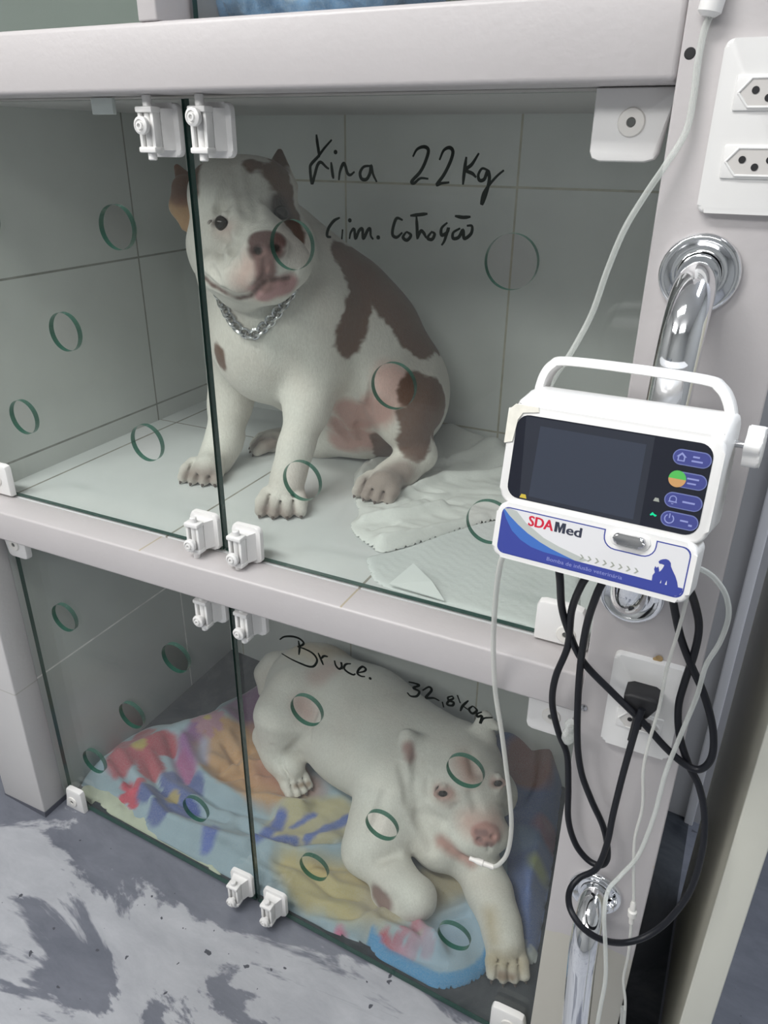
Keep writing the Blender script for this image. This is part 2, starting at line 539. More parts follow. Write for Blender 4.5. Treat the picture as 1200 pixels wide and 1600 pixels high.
def add_hinge(parent, cx, cz, w, h, sx=1, sz=1, cap=(0, 0)):
    """corner pivot cover: rounded plate with a slanted outer side and a screw cap"""
    y0 = GL - .0005
    p = [(-.5, -.36), (-.46, -.46), (-.36, -.5), (.22, -.5), (.34, -.46), (.38, -.38), (.5, .42), (.5, .5), (-.5, .5)]
    p = [(a * w * sx, b * h * sz) for a, b in p]
    if sx * sz < 0: p = p[::-1]
    bm = bmesh.new()
    add_prism(bm, p, (0, -.011, 0), (cx, y0, cz), (1, 0, 0), (0, 0, 1), .0035, 2)
    hg = link('corner_hinge', bm_mesh('corner_hinge', bm, angle=35), M['plastic'], parent)
    bm = bmesh.new()
    c = (cx + cap[0], y0 - .0105, cz + cap[1])
    add_lathe(bm, [(.0115, 0), (.0115, .0012), (.0105, .0024), (.004, .0028), (.0036, .001), (0, .001)], c, (0, -1, 0), 28)
    sc = link('screw_cap', bm_mesh('screw_cap', bm), M['plastic_warm'], hg)
    bm = bmesh.new()
    add_lathe(bm, [(0, .0010), (.0036, .0010), (.0034, .0018), (0, .0018)], c, (0, -1, 0), 14)
    link('screw_recess', bm_mesh('screw_recess', bm), M['screwdark'], hg)
    return hg


def strokes(parent, name, lists, plane_y, r, label):
    bm = bmesh.new()
    for pts in lists:
        P = [Yp(px, py, plane_y) for px, py in pts]
        if len(P) == 1:
            add_lathe(bm, [(0, -.0001), (r * 1.3, 0), (r * 1.3, .0002), (0, .0003)], P[0], (0, -1, 0), 10); continue
        path = spline(P, 6) if len(P) > 2 else P
        n = len(path)
        rr = [r * (.55 + .45 * min(1, 4 * i / n, 4 * (n - 1 - i) / n)) for i in range(n)]
        add_tube(bm, path, rr, 8, ((0, 1, 0), .12))
    o = link(name, bm_mesh(name, bm), M['marker'], parent); o['label'] = label
    return o


HR = .0265
def door(name, x0, x1, z0, z1, holes, label):
    e = empty(name, (x0, GL, z0), label, 'glass door'); e['kind'] = 'thing'
    link('glass_pane', pane_mesh(x0, x1, (lambda x: fz(x) + .005) if z0 < .1 else (lambda x: z0), z1, holes), None, e)
    return e


XS = -.607
up_l = door('cage_door', -1.066, XS - .002, ZL + .003, ZT - .003,
            [(-.967, .849, HR), (-.727, .849, HR), (-.849, .990, HR), (-.729, 1.131, HR), (-.967, 1.131, HR)],
            'left glass door of the middle cage, beside the sitting brown and white dog')
up_r = door('cage_door', XS + .002, -.093, ZL + .003, ZT - .003,
            [(-.476, .841, HR), (-.227, .839, HR), (-.350, .982, HR), (-.477, 1.125, HR), (-.225, 1.124, HR)],
            'glass door with Kira 22 Kg handwritten on it')
lo_l = door('cage_door', -1.056, XS - .002, .004, ZB - .003,
            [(-.967, .161, HR), (-.728, .15, HR), (-.847, .319, HR), (-.727, .482, HR), (-.968, .487, HR)],
            'lower left glass door, between the white post and the bottom locks')
lo_r = door('cage_door', XS + .002, -.093, .004, ZB - .003,
            [(-.483, .133, HR), (-.231, .117, HR), (-.358, .293, HR), (-.484, .468, HR), (-.233, .458, HR)],
            'lower right glass door with Bruce handwritten on it')
nx = door('cage_door', -1.70, -1.19, .004, ZB - .003, [(-1.33, .16, HR)], 'glass door edge left of the white post, at the left border')
add_lock(nx, -1.235, .34, 1, -.006)
t_l = door('cage_door', -1.3, -.615, ZB2 + .003, 1.95, [], 'glass pane left of the white divider above the top beam')
t_r = door('cage_door', -.583, -.10, ZB2 + .003, 1.95, [], 'glass pane above the top beam in front of the blue towel')

for d, x in ((up_l, -.632), (up_r, -.562)):
    add_lock(d, x, 1.238, 1, .004 if x < -.6 else .012)
    add_lock(d, x, .739 - (.004 if x > -.6 else 0), -1, .008)
for d, x in ((lo_l, -.632), (lo_r, -.562)):
    add_lock(d, x, .616, 1, -.008)
    add_lock(d, x, .021 if x < -.6 else .011, -1, .010)
add_hinge(up_r, -.126, 1.243, .066, .057, 1, 1, (0, .002))
add_hinge(up_r, -.128, .736, .062, .052, 1, -1, (.006, -.010))
add_hinge(lo_r, -.126, .608, .06, .062, 1, 1, (0, -.002))
add_hinge(lo_r, -.128, -.012, .06, .055, 1, -1)
add_hinge(up_l, -1.042, .737, .05, .052, -1, -1)
add_hinge(lo_l, -1.034, .040, .046, .054, -1, -1, (-.003, -.004))
add_hinge(lo_l, -1.036, .620, .05, .05, -1, 1)
bm = bmesh.new(); add_box(bm, (-.735, -.006, 1.254), (-.703, 0.0, 1.271), .001)
tag(link('door_stop', bm_mesh('door_stop', bm), plain('frosted_stop', (.62, .68, .65), .3)), 'small pale plate under the beam, left of the top bolt locks', 'door stop')


def c6(u, v): return (460 + u / 3.0, 190 + v / 3.0)
kira = [[(103, 60), (107, 95), (113, 135), (117, 168)],
        [(175, 85), (140, 125), (110, 165), (80, 198), (74, 222), (82, 290), (95, 250), (108, 205), (124, 190), (148, 212), (162, 222)],
        [(172, 190), (178, 240), (183, 268)], [(193, 143)],
        [(208, 275), (214, 232), (230, 196), (240, 212), (248, 240), (262, 250), (282, 235)],
        [(357, 207), (325, 212), (308, 240), (315, 268), (338, 270), (354, 242), (360, 207), (368, 245), (386, 283)],
        [(555, 165), (575, 130), (608, 118), (628, 135), (615, 185), (590, 235), (550, 280), (562, 288), (590, 266), (628, 268)],
        [(680, 180), (700, 135), (728, 122), (743, 142), (730, 190), (700, 250), (668, 295), (690, 289), (726, 285)],
        [(806, 165), (797, 230), (790, 296)], [(865, 148), (832, 200), (803, 226), (835, 244), (852, 262)],
        [(908, 228), (880, 220), (862, 250), (868, 275), (890, 270), (906, 232), (914, 262), (906, 310), (890, 362), (878, 386), (886, 340), (912, 298), (950, 255), (982, 228)],
        [(213, 450), (185, 465), (160, 500), (153, 535), (172, 542)], [(226, 505), (222, 552)], [(260, 463)],
        [(258, 550), (264, 520), (280, 503), (286, 548), (302, 513), (318, 503), (323, 548), (343, 510), (355, 503), (358, 535), (370, 552)], [(393, 543)],
        [(508, 462), (480, 453), (464, 490), (460, 530), (480, 542), (506, 520)],
        [(524, 517), (509, 542), (528, 556), (546, 532), (524, 515)], [(543, 441), (588, 436), (624, 432)], [(572, 445), (575, 500), (576, 552)],
        [(578, 548), (592, 513), (606, 522), (618, 546)], [(642, 518), (624, 545), (645, 552), (657, 527), (640, 515)],
        [(717, 473), (690, 500), (690, 532), (715, 520), (722, 498), (704, 556), (690, 580)],
        [(777, 500), (745, 520), (744, 547), (770, 542), (790, 508), (796, 548), (828, 525), (832, 490), (808, 488)], [(752, 442), (790, 449), (826, 446)]]
ln2 = kira.index([(213, 450), (185, 465), (160, 500), (153, 535), (172, 542)])
ln1 = 6
strokes(up_r, 'handwriting', [[c6(*p) for p in s] for s in kira[:ln1]], GL - .0004, .0017, 'dark marker handwriting Kira')
strokes(up_r, 'handwriting', [[c6(*p) for p in s] for s in kira[ln1:ln2]], GL - .0004, .0017, 'dark marker handwriting 22 Kg')
strokes(up_r, 'handwriting', [[c6(*p) for p in s] for s in kira[ln2:]], GL - .0004, .0017, 'second handwritten line in dark marker')


def c8(u, v): return (380 + u / 5.0, 980 + v / 5.0)
def c9(u, v): return (420 + u / 3.158, 980 + v / 3.158)
bru = [[(285, 97), (320, 75), (380, 72), (430, 85), (465, 110), (470, 132), (440, 150), (424, 152)], [(432, 105), (440, 160), (435, 216)],
       [(424, 152), (480, 170), (540, 202), (572, 240), (575, 272), (550, 305), (508, 306), (440, 280), (370, 247), (300, 205)],
       [(585, 200), (607, 250), (626, 296)], [(607, 248), (630, 226), (662, 230)],
       [(713, 260), (724, 300), (750, 326), (770, 310), (765, 273), (776, 330)],
       [(842, 285), (802, 290), (788, 320), (815, 350), (858, 371), (877, 364)],
       [(893, 356), (945, 345), (957, 325), (932, 308), (903, 330), (893, 362), (920, 382), (952, 386)], [(992, 400)]]
kg = [[(690, 270), (720, 277), (742, 287), (713, 300), (742, 317), (730, 340), (700, 340), (683, 322)],
      [(758, 312), (790, 295), (803, 312), (775, 346), (790, 350), (815, 350), (842, 363)], [(856, 368), (863, 396)],
      [(905, 340), (884, 347), (890, 362), (912, 371), (905, 387), (880, 381), (889, 363), (910, 352), (905, 338)],
      [(930, 335), (945, 375)], [(985, 362), (957, 388), (945, 414)], [(957, 388), (985, 408)],
      [(1007, 388), (988, 405), (1005, 426), (1027, 410), (1008, 389)],
      [(1052, 418), (1028, 428), (1030, 442), (1052, 438), (1043, 475), (1060, 450), (1104, 446)]]
strokes(lo_r, 'handwriting', [[c8(*p) for p in s] for s in bru], GL - .0004, .0018, 'dark marker handwriting Bruce')
strokes(lo_r, 'handwriting', [[c9(*p) for p in s] for s in kg], GL - .0004, .0018, 'dark marker handwriting 32,8 Kg')


# ------------------------------------------------------------------ wall outlets
SOCK = [(-.021, 0), (-.013, .0095), (.013, .0095), (.021, 0), (.013, -.0095), (-.013, -.0095)]


def outlet(cx, cz, label, socks, plugged=None):
    e = empty('wall_outlet', (cx, FR, cz), label, 'outlet')
    bm = bmesh.new()
    add_prism(bm, rrect(.072, .118, .006), (0, -.009, 0), (cx, FR, cz), (1, 0, 0), (0, 0, 1), .0032, 3)
    link('cover_plate', bm_mesh('cover_plate', bm, angle=30), M['plate'], e)
    for k, sz in enumerate(socks):
        yb = FR - .009
        bm = bmesh.new()
        # raised frame with a recessed six-sided well
        out = [(-.023, -.0115), (.023, -.0115), (.023, .0115), (-.023, .0115)]
        add_box(bm, (cx - .0235, yb - .0022, sz - .0118), (cx + .0235, yb + .001, sz + .0118), .0012)
        so = link('socket', bm_mesh('socket', bm), M['plate'], e)
        bm = bmesh.new()
        add_prism(bm, SOCK, (0, -.0006, 0), (cx, yb - .0021, sz), (1, 0, 0), (0, 0, 1))
        link('socket_well', bm_mesh('socket_well', bm, False), M['recess'], so)
        bm = bmesh.new()
        for i in range(6):
            a, b = SOCK[i], SOCK[(i + 1) % 6]
            add_tube(bm, [(cx + a[0], yb - .0028, sz + a[1]), (cx + b[0], yb - .0028, sz + b[1])], .0009, 8)
        link('socket_rim', bm_mesh('socket_rim', bm), M['plate'], so)
        bm = bmesh.new()
        for u, v in ((-.0095, .0015), (0, -.0035), (.0095, .0015)):
            add_lathe(bm, [(0, 0), (.0026, 0), (.0026, .0004), (0, .0004)], (cx + u, yb - .0028, sz + v), (0, -1, 0), 14)
        link('pin_hole', bm_mesh('pin_hole', bm), M['hole'], so)
    return e


outlet(-.0225, 1.239, 'white double wall outlet at the top right corner, nothing plugged in', (1.263, 1.217))
lo = outlet(-.0255, .694, 'lower white wall outlet with the black plug in it', (.676,))
bm = bmesh.new()
for x_, z_, r_ in ((-.019, .7555, .004), (-.022, .7535, .003)):
    add_lathe(bm, [(0, 0), (r_, 0), (r_ * .6, .0012), (0, .0014)], (x_, FR - .002, z_), (0, -1, 0), 9)
link('stain', bm_mesh('stain', bm), plain('brown_stain', (.32, .22, .10), .7, nscale=90, namp=.4), lo)
bm = bmesh.new()
add_lathe(bm, [(0, 0), (.0042, 0), (.0036, .0006), (0, .0007)], (-.083, FR, 1.290), (0, -1, 0), 16)
tag(link('screw_hole', bm_mesh('screw_hole', bm), M['hole']), 'small dark screw hole in the column beside the upper tube', 'hole')
bm = bmesh.new()
p = Yp(912, 1105, FR)
add_lathe(bm, [(0, 0), (.0045, 0), (.004, .0015), (.0015, .0022), (0, .0015)], p, (0, -1, 0), 14)
tag(link('wall_screw', bm_mesh('wall_screw', bm), M['steel']), 'small screw in the column left of the lower outlet', 'screw')

# ------------------------------------------------------------------ chrome grab bars
def bend(P, r, n=8):
    """polyline with rounded corners"""
    P = [Vector(p) for p in P]; out = [P[0]]
    for a, b, c in zip(P, P[1:], P[2:]):
        d0 = (a - b).normalized(); d1 = (c - b).normalized()
        h = min(r, (a - b).length * .49 if a is not P[0] else (a - b).length * .98, (c - b).length * .98)
        p0, p1 = b + d0 * h, b + d1 * h
        for i in range(n + 1):
            t = i / n
            out.append(p0 * (1 - t) ** 2 + b * 2 * t * (1 - t) + p1 * t * t)
    out.append(P[-1]); return out


def grab_bar(top, bot, y, label, xm):
    e = empty('grab_bar', (top[0], FR, bot[1]), label, 'grab bar', 'chrome grab bars on the column')
    P = [(top[0], FR, top[1]), (top[0], y, top[1] - .012), (xm, y, (top[1] + bot[1]) / 2), (bot[0], y, bot[1] + .012), (bot[0], FR, bot[1])]
    P = [P[0], P[1], P[3], P[4]]
    bm = bmesh.new(); add_tube(bm, bend(P, .06, 14), .0172, 32)
    link('rail', bm_mesh('rail', bm), M['chrome'], e)
    for q in (top, bot):
        bm = bmesh.new()
        add_lathe(bm, [(0, 0), (.0315, 0), (.0322, .002), (.0315, .006), (.029, .0078), (.0262, .0066), (.0225, .0035), (.0190, .003), (.0174, .004)], (q[0], FR, q[1]), (0, -1, 0), 48)
        link('flange', bm_mesh('flange', bm, angle=60), M['chrome'], e)
    return e


grab_bar((-.048, 1.133), (-.056, .823), -.108, 'chrome grab bar that carries the infusion pump', -.05)
lb = grab_bar((-.037, .396), (-.02, .07), -.108, 'lower chrome grab bar rising from the bottom border', -.03)
bm = bmesh.new(); add_lathe(bm, [(0, 0), (.0055, 0), (.0055, .002), (.004, .005), (0, .006)], (-.0165, FR - .006, .386), (0, -1, .1), 16)
link('screw', bm_mesh('screw', bm), M['chrome'], lb)

# ------------------------------------------------------------------ infusion pump
PM = Matrix(((0.9930852, 0.11736627, -0.00263691, -.1519), (-0.1136041, 0.96642951, 0.23045196, -.19), (0.02959568, -0.22855887, 0.97308013, 1.0368), (0, 0, 0, 1)))
pump = empty('infusion_pump', None, 'white veterinary infusion pump with dark screen and blue label, clamped on the grab bar', 'infusion pump', mat=PM)
mm = .001
MP = dict(shell=plain('pump_shell', (.80, .795, .785), .3), bezel=plain('pump_bezel', (.78, .775, .765), .28),
          black=plain('pump_black_panel', (.012, .014, .024), .12), disp=plain('pump_display', (.040, .048, .070), .14),
          screen=plain('pump_screen_glass', (.028, .032, .045), .1), blue=plain('print_blue', (.040, .058, .30), .4), lblue=plain('print_light_blue', (.05, .15, .48), .4),
          grey=plain('print_grey', (.45, .48, .46), .4), white=plain('print_white', (.70, .70, .72), .4), red=plain('print_red', (.58, .015, .045), .4),
          dark=plain('print_dark', (.03, .035, .06), .4), pale=plain('print_pale_blue', (.26, .29, .58), .4), btn=plain('button_blue', (.05, .06, .24), .35),
          btnrim=plain('button_rim', (.16, .19, .42), .35), green=plain('button_green', (.08, .45, .09), .4), orange=plain('button_orange', (.55, .30, .12), .4),
          yellow=plain('print_yellow', (.55, .42, .05), .4), olive=plain('print_olive', (.33, .35, .31), .4), tape=plain('masking_tape', (.78, .76, .68), .6, nscale=150, namp=.06))


def led():
    t = NT('green_led'); e = t.n('ShaderNodeEmission'); e.inputs[0].default_value = (.02, .9, .42, 1); e.inputs[1].default_value = 1.3
    t.l(e.outputs[0], t.out.inputs[0]); return t.m


MP['led'] = led()


def pl(name, bm, mat, parent=pump, angle=35, label=None):
    o = link(name, bm_mesh(name, bm, angle=angle), mat, parent, world=False)
    if label: o['label'] = label
    return o


def flat(name, polys, y, mat, parent, th=.25, label=None):
    """thin printed shapes on the front, coordinates in mm"""
    bm = bmesh.new()
    for p in polys:
        a = sum(p[i][0] * p[(i + 1) % len(p)][1] - p[(i + 1) % len(p)][0] * p[i][1] for i in range(len(p)))
        if a < 0: p = p[::-1]
        add_prism(bm, [(u * mm, v * mm) for u, v in p], (0, -th * mm, 0), (0, y * mm, 0), (1, 0, 0), (0, 0, 1))
    bm.normal_update(); bmesh.ops.triangulate(bm, faces=[f for f in bm.faces if len(f.verts) > 4], ngon_method='EAR_CLIP')
    me = bm_mesh(name, bm, False)
    o = link(name, me, mat, parent, world=False)
    if label: o['label'] = label
    return o


# rear shell: side profile (y, z) extruded across
bm = bmesh.new()
prof = [(3, -69), (3, 5), (9, 12), (30, 19), (56, 22), (66, 17), (69, 8), (69, -60), (64, -68)]
v1, v2 = add_prism(bm, [(a * mm, b * mm) for a, b in prof], (.158, 0, 0), (-.0055, 0, 0), (0, 1, 0), (0, 0, 1))
bmesh.ops.bevel(bm, geom=bm.edges[:], offset=.0055, segments=3, affect='EDGES', profile=.5)
shell = pl('housing', bm, MP['shell'], angle=50)
# front bezel: rounded frame ring around the black panel
bm = bmesh.new()
add_prism(bm, rrect(.160, .0795, .012, 6, .0735, -.0325), (0, -.006, 0), (0, .006, 0), (1, 0, 0), (0, 0, 1), .003, 3)
pl('front_bezel', bm, MP['bezel'])
bp = flat('front_panel', [[(u / mm, v / mm) for u, v in rrect(.1465, .0665, .010, 6, .0733, -.0328)]], -.02, MP['black'], pump, .4)
flat('screen_glass', [[(7, -.6), (105.5, -.6), (106.5, -65.5), (11.5, -65.5)]], -.4, MP['screen'], bp, .15)
flat('display', [[(19.6, -6.4), (100.6, -6.9), (101.2, -62.9), (18.9, -62.4)]], -.55, MP['disp'], bp, .1)
flat('warning_mark', [[(11.5, -64.8), (17.5, -64.8), (16.3, -61.7), (12.7, -61.7)]], -.55, MP['yellow'], bp, .15)


def capsule(cx, cz, w_, h_, n=8): return [(u / mm, v / mm) for u, v in rrect(w_ * mm, h_ * mm, h_ * mm / 2.001, n, cx * mm, cz * mm)]
def ring(cx, cz, r, a0=0, a1=360, w_=.7, n=20):
    o = [(cx + r * math.cos(math.radians(a0 + (a1 - a0) * i / n)), cz + r * math.sin(math.radians(a0 + (a1 - a0) * i / n))) for i in range(n + 1)]
    i_ = [(cx + (r - w_) * math.cos(math.radians(a0 + (a1 - a0) * i / n)), cz + (r - w_) * math.sin(math.radians(a0 + (a1 - a0) * i / n))) for i in range(n + 1)]
    return o + i_[::-1]


for k, cz in enumerate((-11.4, -27.2, -42.6, -56.6)):
    cx = 133.0
    b = flat('button', [capsule(cx, cz, 26, 11.2)], -.4, MP['btnrim'], pump, .5)
    flat('button_face', [capsule(cx, cz, 24.6, 9.8)], -.88, MP['btn'], b, .15)
    ic = cx - 7
    if k == 1:
        flat('upper_half', [ring(ic, cz, 6.0, 0, 180, 5.99)], -1.0, MP['green'], b, .2)
        flat('lower_half', [ring(ic, cz, 6.0, 180, 360, 5.99)], -1.0, MP['orange'], b, .2)
        bars = [[(cx - .5, cz + 1), (cx + 7.5, cz + 1), (cx + 7.5, cz + 2.2), (cx - .5, cz + 2.2)], [(cx, cz - 2.3), (cx + 6, cz - 2.3), (cx + 6, cz - 1.2), (cx, cz - 1.2)]]
    elif k == 0:
        bars = [[(ic - 3.6, cz), (ic, cz + 3.4), (ic + 3.6, cz), (ic + 2.5, cz), (ic + 2.5, cz - 3), (ic + 1.6, cz - 3), (ic + 1.6, cz + .2), (ic, cz + 1.8), (ic - 1.6, cz + .2), (ic - 1.6, cz - 3), (ic - 2.5, cz - 3), (ic - 2.5, cz)],
                [(ic - 1.6, cz - 3), (ic + 1.6, cz - 3), (ic + 1.6, cz - 2.2), (ic - 1.6, cz - 2.2)],
                [(cx + .5, cz + .8), (cx + 5, cz + .8), (cx + 5, cz + 2), (cx + .5, cz + 2)], [(cx, cz - 2.2), (cx + 7.5, cz - 2.2), (cx + 7.5, cz - 1), (cx, cz - 1)]]
    elif k == 2:
        bars = [ring(ic, cz + .6, 2.6, 0, 180, .7), [(ic - 3.2, cz - 1.8), (ic + 3.2, cz - 1.8), (ic + 2.6, cz - .8), (ic + 2.6, cz + .6), (ic + 1.9, cz + .6), (ic + 1.9, cz - .9), (ic - 1.9, cz - .9), (ic - 1.9, cz + .6), (ic - 2.6, cz + .6), (ic - 2.6, cz - .8)],
                ring(ic, cz - 2.4, .8, 180, 360, .5), [(cx - .5, cz - .7), (cx + 8, cz - .7), (cx + 8, cz + .6), (cx - .5, cz + .6)]]
    else:
        bars = [ring(ic, cz, 3.5, 120, 420, .8), [(ic - .4, cz + .6), (ic + .4, cz + .6), (ic + .4, cz + 4), (ic - .4, cz + 4)],
                [(cx + .5, cz - .2), (cx + 6, cz - .2), (cx + 6, cz + 1), (cx + .5, cz + 1)], [(cx + 6.5, cz - 2.6), (cx + 9, cz - 2.6), (cx + 9, cz - 1.2), (cx + 6.5, cz - 1.2)]]
    flat('icon', bars, -1.0, MP['pale'], b, .15)
flat('status_light', [[(112.2, -56.6), (113.8, -54.4), (115.2, -55.6), (117.2, -56.2), (116.2, -57.4), (114.4, -56.4), (113, -57.2)]], -.45, MP['led'], pump, .4, 'lit green indicator')
flat('indicator', [[(112.6, -46.2), (117, -46.2), (116, -43.6), (113.6, -43.6)]], -.45, MP['olive'], pump, .2)
# lower label housing
bm = bmesh.new()
add_prism(bm, rrect(.154, .0455, .0085, 6, .0735, -.0925), (0, -.030, 0), (0, .024, 0), (1, 0, 0), (0, 0, 1), .003, 3)
lab = pl('label_housing', bm, MP['bezel'])
bm = bmesh.new(); add_box(bm, (.004, .02, -.110), (.143, .06, -.066), .006, 3); pl('lower_housing', bm, MP['shell'])


def notch(d):
    """label outline inset by d, with the bay for the metal button"""
    x0, x1, z0, z1, r = 1 + d, 146.5 - d, -111.4 + d, -73.2 - d, 6
    pts = []
    for cx, cz, a0 in ((x0 + r, z0 + r, 180), (x1 - r, z0 + r, 270), (x1 - r, z1 - r, 0)):
        for i in range(6):
            a = math.radians(a0 + 90 * i / 5); pts.append((cx + r * math.cos(a), cz + r * math.sin(a)))
    pts += [(121.5 + d, z1), (121.5 + d, -78)]
    for i in range(1, 6):
        a = math.radians(0 - 90 * i / 5); pts.append((113 + (8.5 + d) * math.cos(a), -78 + (8.5 + d) * math.sin(a)))
    for i in range(0, 6):
        a = math.radians(270 - 90 * i / 5); pts.append((93 + (8.5 + d) * math.cos(a), -78 + (8.5 + d) * math.sin(a)))
    pts += [(84.5 - d, z1)]
    for i in range(6):
        a = math.radians(90 + 90 * i / 5); pts.append((x0 + r + r * math.cos(a), z1 - r + r * math.sin(a)))
    return pts


flat('label_border', [notch(0)], -6.0, MP['blue'], lab, .12)
flat('label_field', [notch(.9)], -6.12, MP['white'], lab, .08)
lowz = lambda x: -110.4 if x > 7 else -110.4 + (7 - x) ** 2 * .14
sw1 = [(1.9, -76), (5, -82.5), (11.7, -91.5), (20, -97.2), (29.5, -100.8), (40, -102.2), (60, -102.8), (145.4, -103.2)]
sw2 = [(2.6, -75.2), (8, -80), (16, -85.5), (25, -90.6), (36, -95.2), (46, -98.4), (58, -101.2), (66, -102.9)]
sw3 = [(8.5, -74.3), (13.3, -75), (22, -82.5), (38.5, -91.2), (52, -95.2), (68, -98.6), (76, -100.2)]
flat('swoosh_grey', [[(4.5, -74.6)] + sw3 + [(70, -102.9)] + sw2[::-1]], -6.2, MP['grey'], lab, .05)
flat('swoosh_light', [sw2 + [(60, -103.2)] + sw1[:-2][::-1]], -6.25, MP['lblue'], lab, .05)
flat('swoosh_blue', [sw1 + [(145.4, -106), (143.5, -109.2), (140, -110.5), (7.5, -110.5), (3.5, -109.2), (1.9, -106)]], -6.3, MP['blue'], lab, .05)
chev = []
for i in range(8):
    x = 68.5 + i * 5.9
    chev.append([(x, -96.9), (x + 1.5, -96.9), (x + 3.6, -99), (x + 1.5, -101.1), (x, -101.1), (x + 2.1, -99)])
flat('chevrons', chev, -6.2, MP['olive'], lab, .08)
dogp = [(123.6, -103.4), (123.4, -99), (124.6, -96.6), (123.6, -94.2), (124.0, -91.8), (125.2, -92.9), (126.2, -91.6), (127, -93.6), (127.4, -95.4), (128.4, -94.2), (129.6, -91.6), (130, -89.6), (128.2, -89.2), (126.4, -89.4), (125.6, -88.0),
        (126.6, -86.6), (128.2, -85.6), (130.4, -84.9), (132.4, -85.3), (134, -86.8), (134.6, -89.4), (136.4, -92.2), (138.8, -95.6), (140.8, -99.4), (142.2, -103.6), (142.8, -107), (124, -107)]
flat('dog_and_cat_silhouette', [dogp], -6.34, MP['blue'], lab, .08)
flat('silhouette_gap', [[(133, -103.6), (134.3, -103.6), (133.8, -100.2)], [(129.4, -103.4), (130.2, -103.4), (130, -101)]], -6.44, MP['white'], lab, .06)


def text(name, body, x, z, h, mat, y, parent, bold=0, width=None, shear=0):
    cu = bpy.data.curves.new(name, 'FONT'); cu.body = body; cu.size = 1; cu.offset = bold; cu.extrude = .00005 / (h * mm); cu.shear = shear; cu.resolution_u = 3
    ob = bpy.data.objects.new('tmp', cu); COL.objects.link(ob)
    dg = bpy.context.evaluated_depsgraph_get(); dg.update()
    me = bpy.data.meshes.new_from_object(ob.evaluated_get(dg))
    bpy.data.objects.remove(ob); bpy.data.curves.remove(cu)
    n = len(me.vertices); a = np.zeros(n * 3); me.vertices.foreach_get('co', a); a = a.reshape(-1, 3)
    lo_, hi_ = a.min(0), a.max(0)
    s = h / .70; sx = (width / (hi_[0] - lo_[0])) if width else s
    b = np.stack([(x + (a[:, 0] - lo_[0]) * sx) * mm, (y - a[:, 2] * .05) * mm, (z + a[:, 1] * s) * mm], 1)
    me.vertices.foreach_set('co', b.ravel()); me.update(); me.materials.clear()
    return link(name, me, mat, parent, world=False)


for body_, x_, mt_, w_ in (('SDA', 24, 'red', 20.0), ('ed', 54.9, 'dark', 11.6)):
    for k_, (dx_, dz_) in enumerate(((0, 0), (.35, .12), (.7, 0), (.35, -.12))):
        text('lettering', body_, x_ + dx_, -84.1 + dz_, 8.0 if body_ == 'SDA' else 7.4, MP[mt_], -6.25 - .01 * k_, lab, .006, w_)
flat('lettering', [[(45.6 + u, -84.2 + v) for u, v in [(0, 0), (0, 8), (3, 8), (4.3, 3.9), (5.6, 8), (8.6, 8), (8.6, 0), (6.3, 0), (6.3, 4.8), (4.9, 0), (3.7, 0), (2.3, 4.8), (2.3, 0)]]], -6.2, MP['dark'], lab, .1)
text('lettering', 'Bomba de infusão veterinária', 43.6, -108.2, 3.0, MP['pale'], -6.4, lab, 0, 59)
# metal release button in its bay
bm = bmesh.new(); add_prism(bm, rrect(.030, .0125, .0062, 6, .103, -.0772), (0, -.0012, 0), (0, -.0058, 0), (1, 0, 0), (0, 0, 1), .0008)
bay = pl('release_button', bm, MP['bezel'])
bm = bmesh.new(); add_prism(bm, rrect(.0235, .0085, .0042, 8, .103, -.0772), (0, -.0045, 0), (0, -.0068, 0), (1, 0, 0), (0, 0, 1), .0018, 3)
pl('metal_cap', bm, M['steel'], bay)
# carrying handle
bm = bmesh.new()
hp = spline([(-5, 0), (-4.6, 14), (-2, 30), (4, 39.5), (14, 43.5), (60, 44), (121, 42.2), (134, 38), (142, 28), (146.5, 14), (147.5, -2)], 6)
rg = []
for i, p in enumerate(hp):
    a, b = hp[max(i - 1, 0)], hp[min(i + 1, len(hp) - 1)]
    tx, tz = b[0] - a[0], b[1] - a[1]; L = math.hypot(tx, tz); nx_, nz_ = -tz / L, tx / L
    rg.append([bm.verts.new(((p[0] + nx_ * u) * mm, (56 + v) * mm, (p[1] + nz_ * u) * mm)) for u, v in
               [(3.2, -9), (3.8, -7.5), (3.8, 7.5), (3.2, 9), (-3.2, 9), (-3.8, 7.5), (-3.8, -7.5), (-3.2, -9)]])
for A, B in zip(rg, rg[1:]):
    for k in range(8): bm.faces.new((A[k], A[(k + 1) % 8], B[(k + 1) % 8], B[k]))
bm.faces.new(rg[0]); bm.faces.new(rg[-1][::-1])
pl('carry_handle', bm, MP['shell'], angle=50)
bm = bmesh.new()
add_box(bm, (.066, .066, -.045), (.114, .100, .012), .004); pl('pole_clamp', bm, MP['shell'])
bm = bmesh.new(); add_cyl(bm, (.11, .052, -.001), (.162, .052, -.001), .0028, 14); kr = pl('clamp_screw', bm, M['steel'])
bm = bmesh.new()
rk = [.0165 + .0016 * math.cos(i * 2 * math.pi / 8) for i in range(8)]
prof = [(r_ * math.cos(a), r_ * math.sin(a)) for a, r_ in [(2 * math.pi * i / 48, .0152 + .0016 * math.cos(6 * 2 * math.pi * i / 48)) for i in range(48)]]
add_prism(bm, prof, (.0115, 0, 0), (.160, .052, -.001), (0, 1, 0), (0, 0, 1), .002, 2)
pl('clamp_knob', bm, M['plastic'], kr)
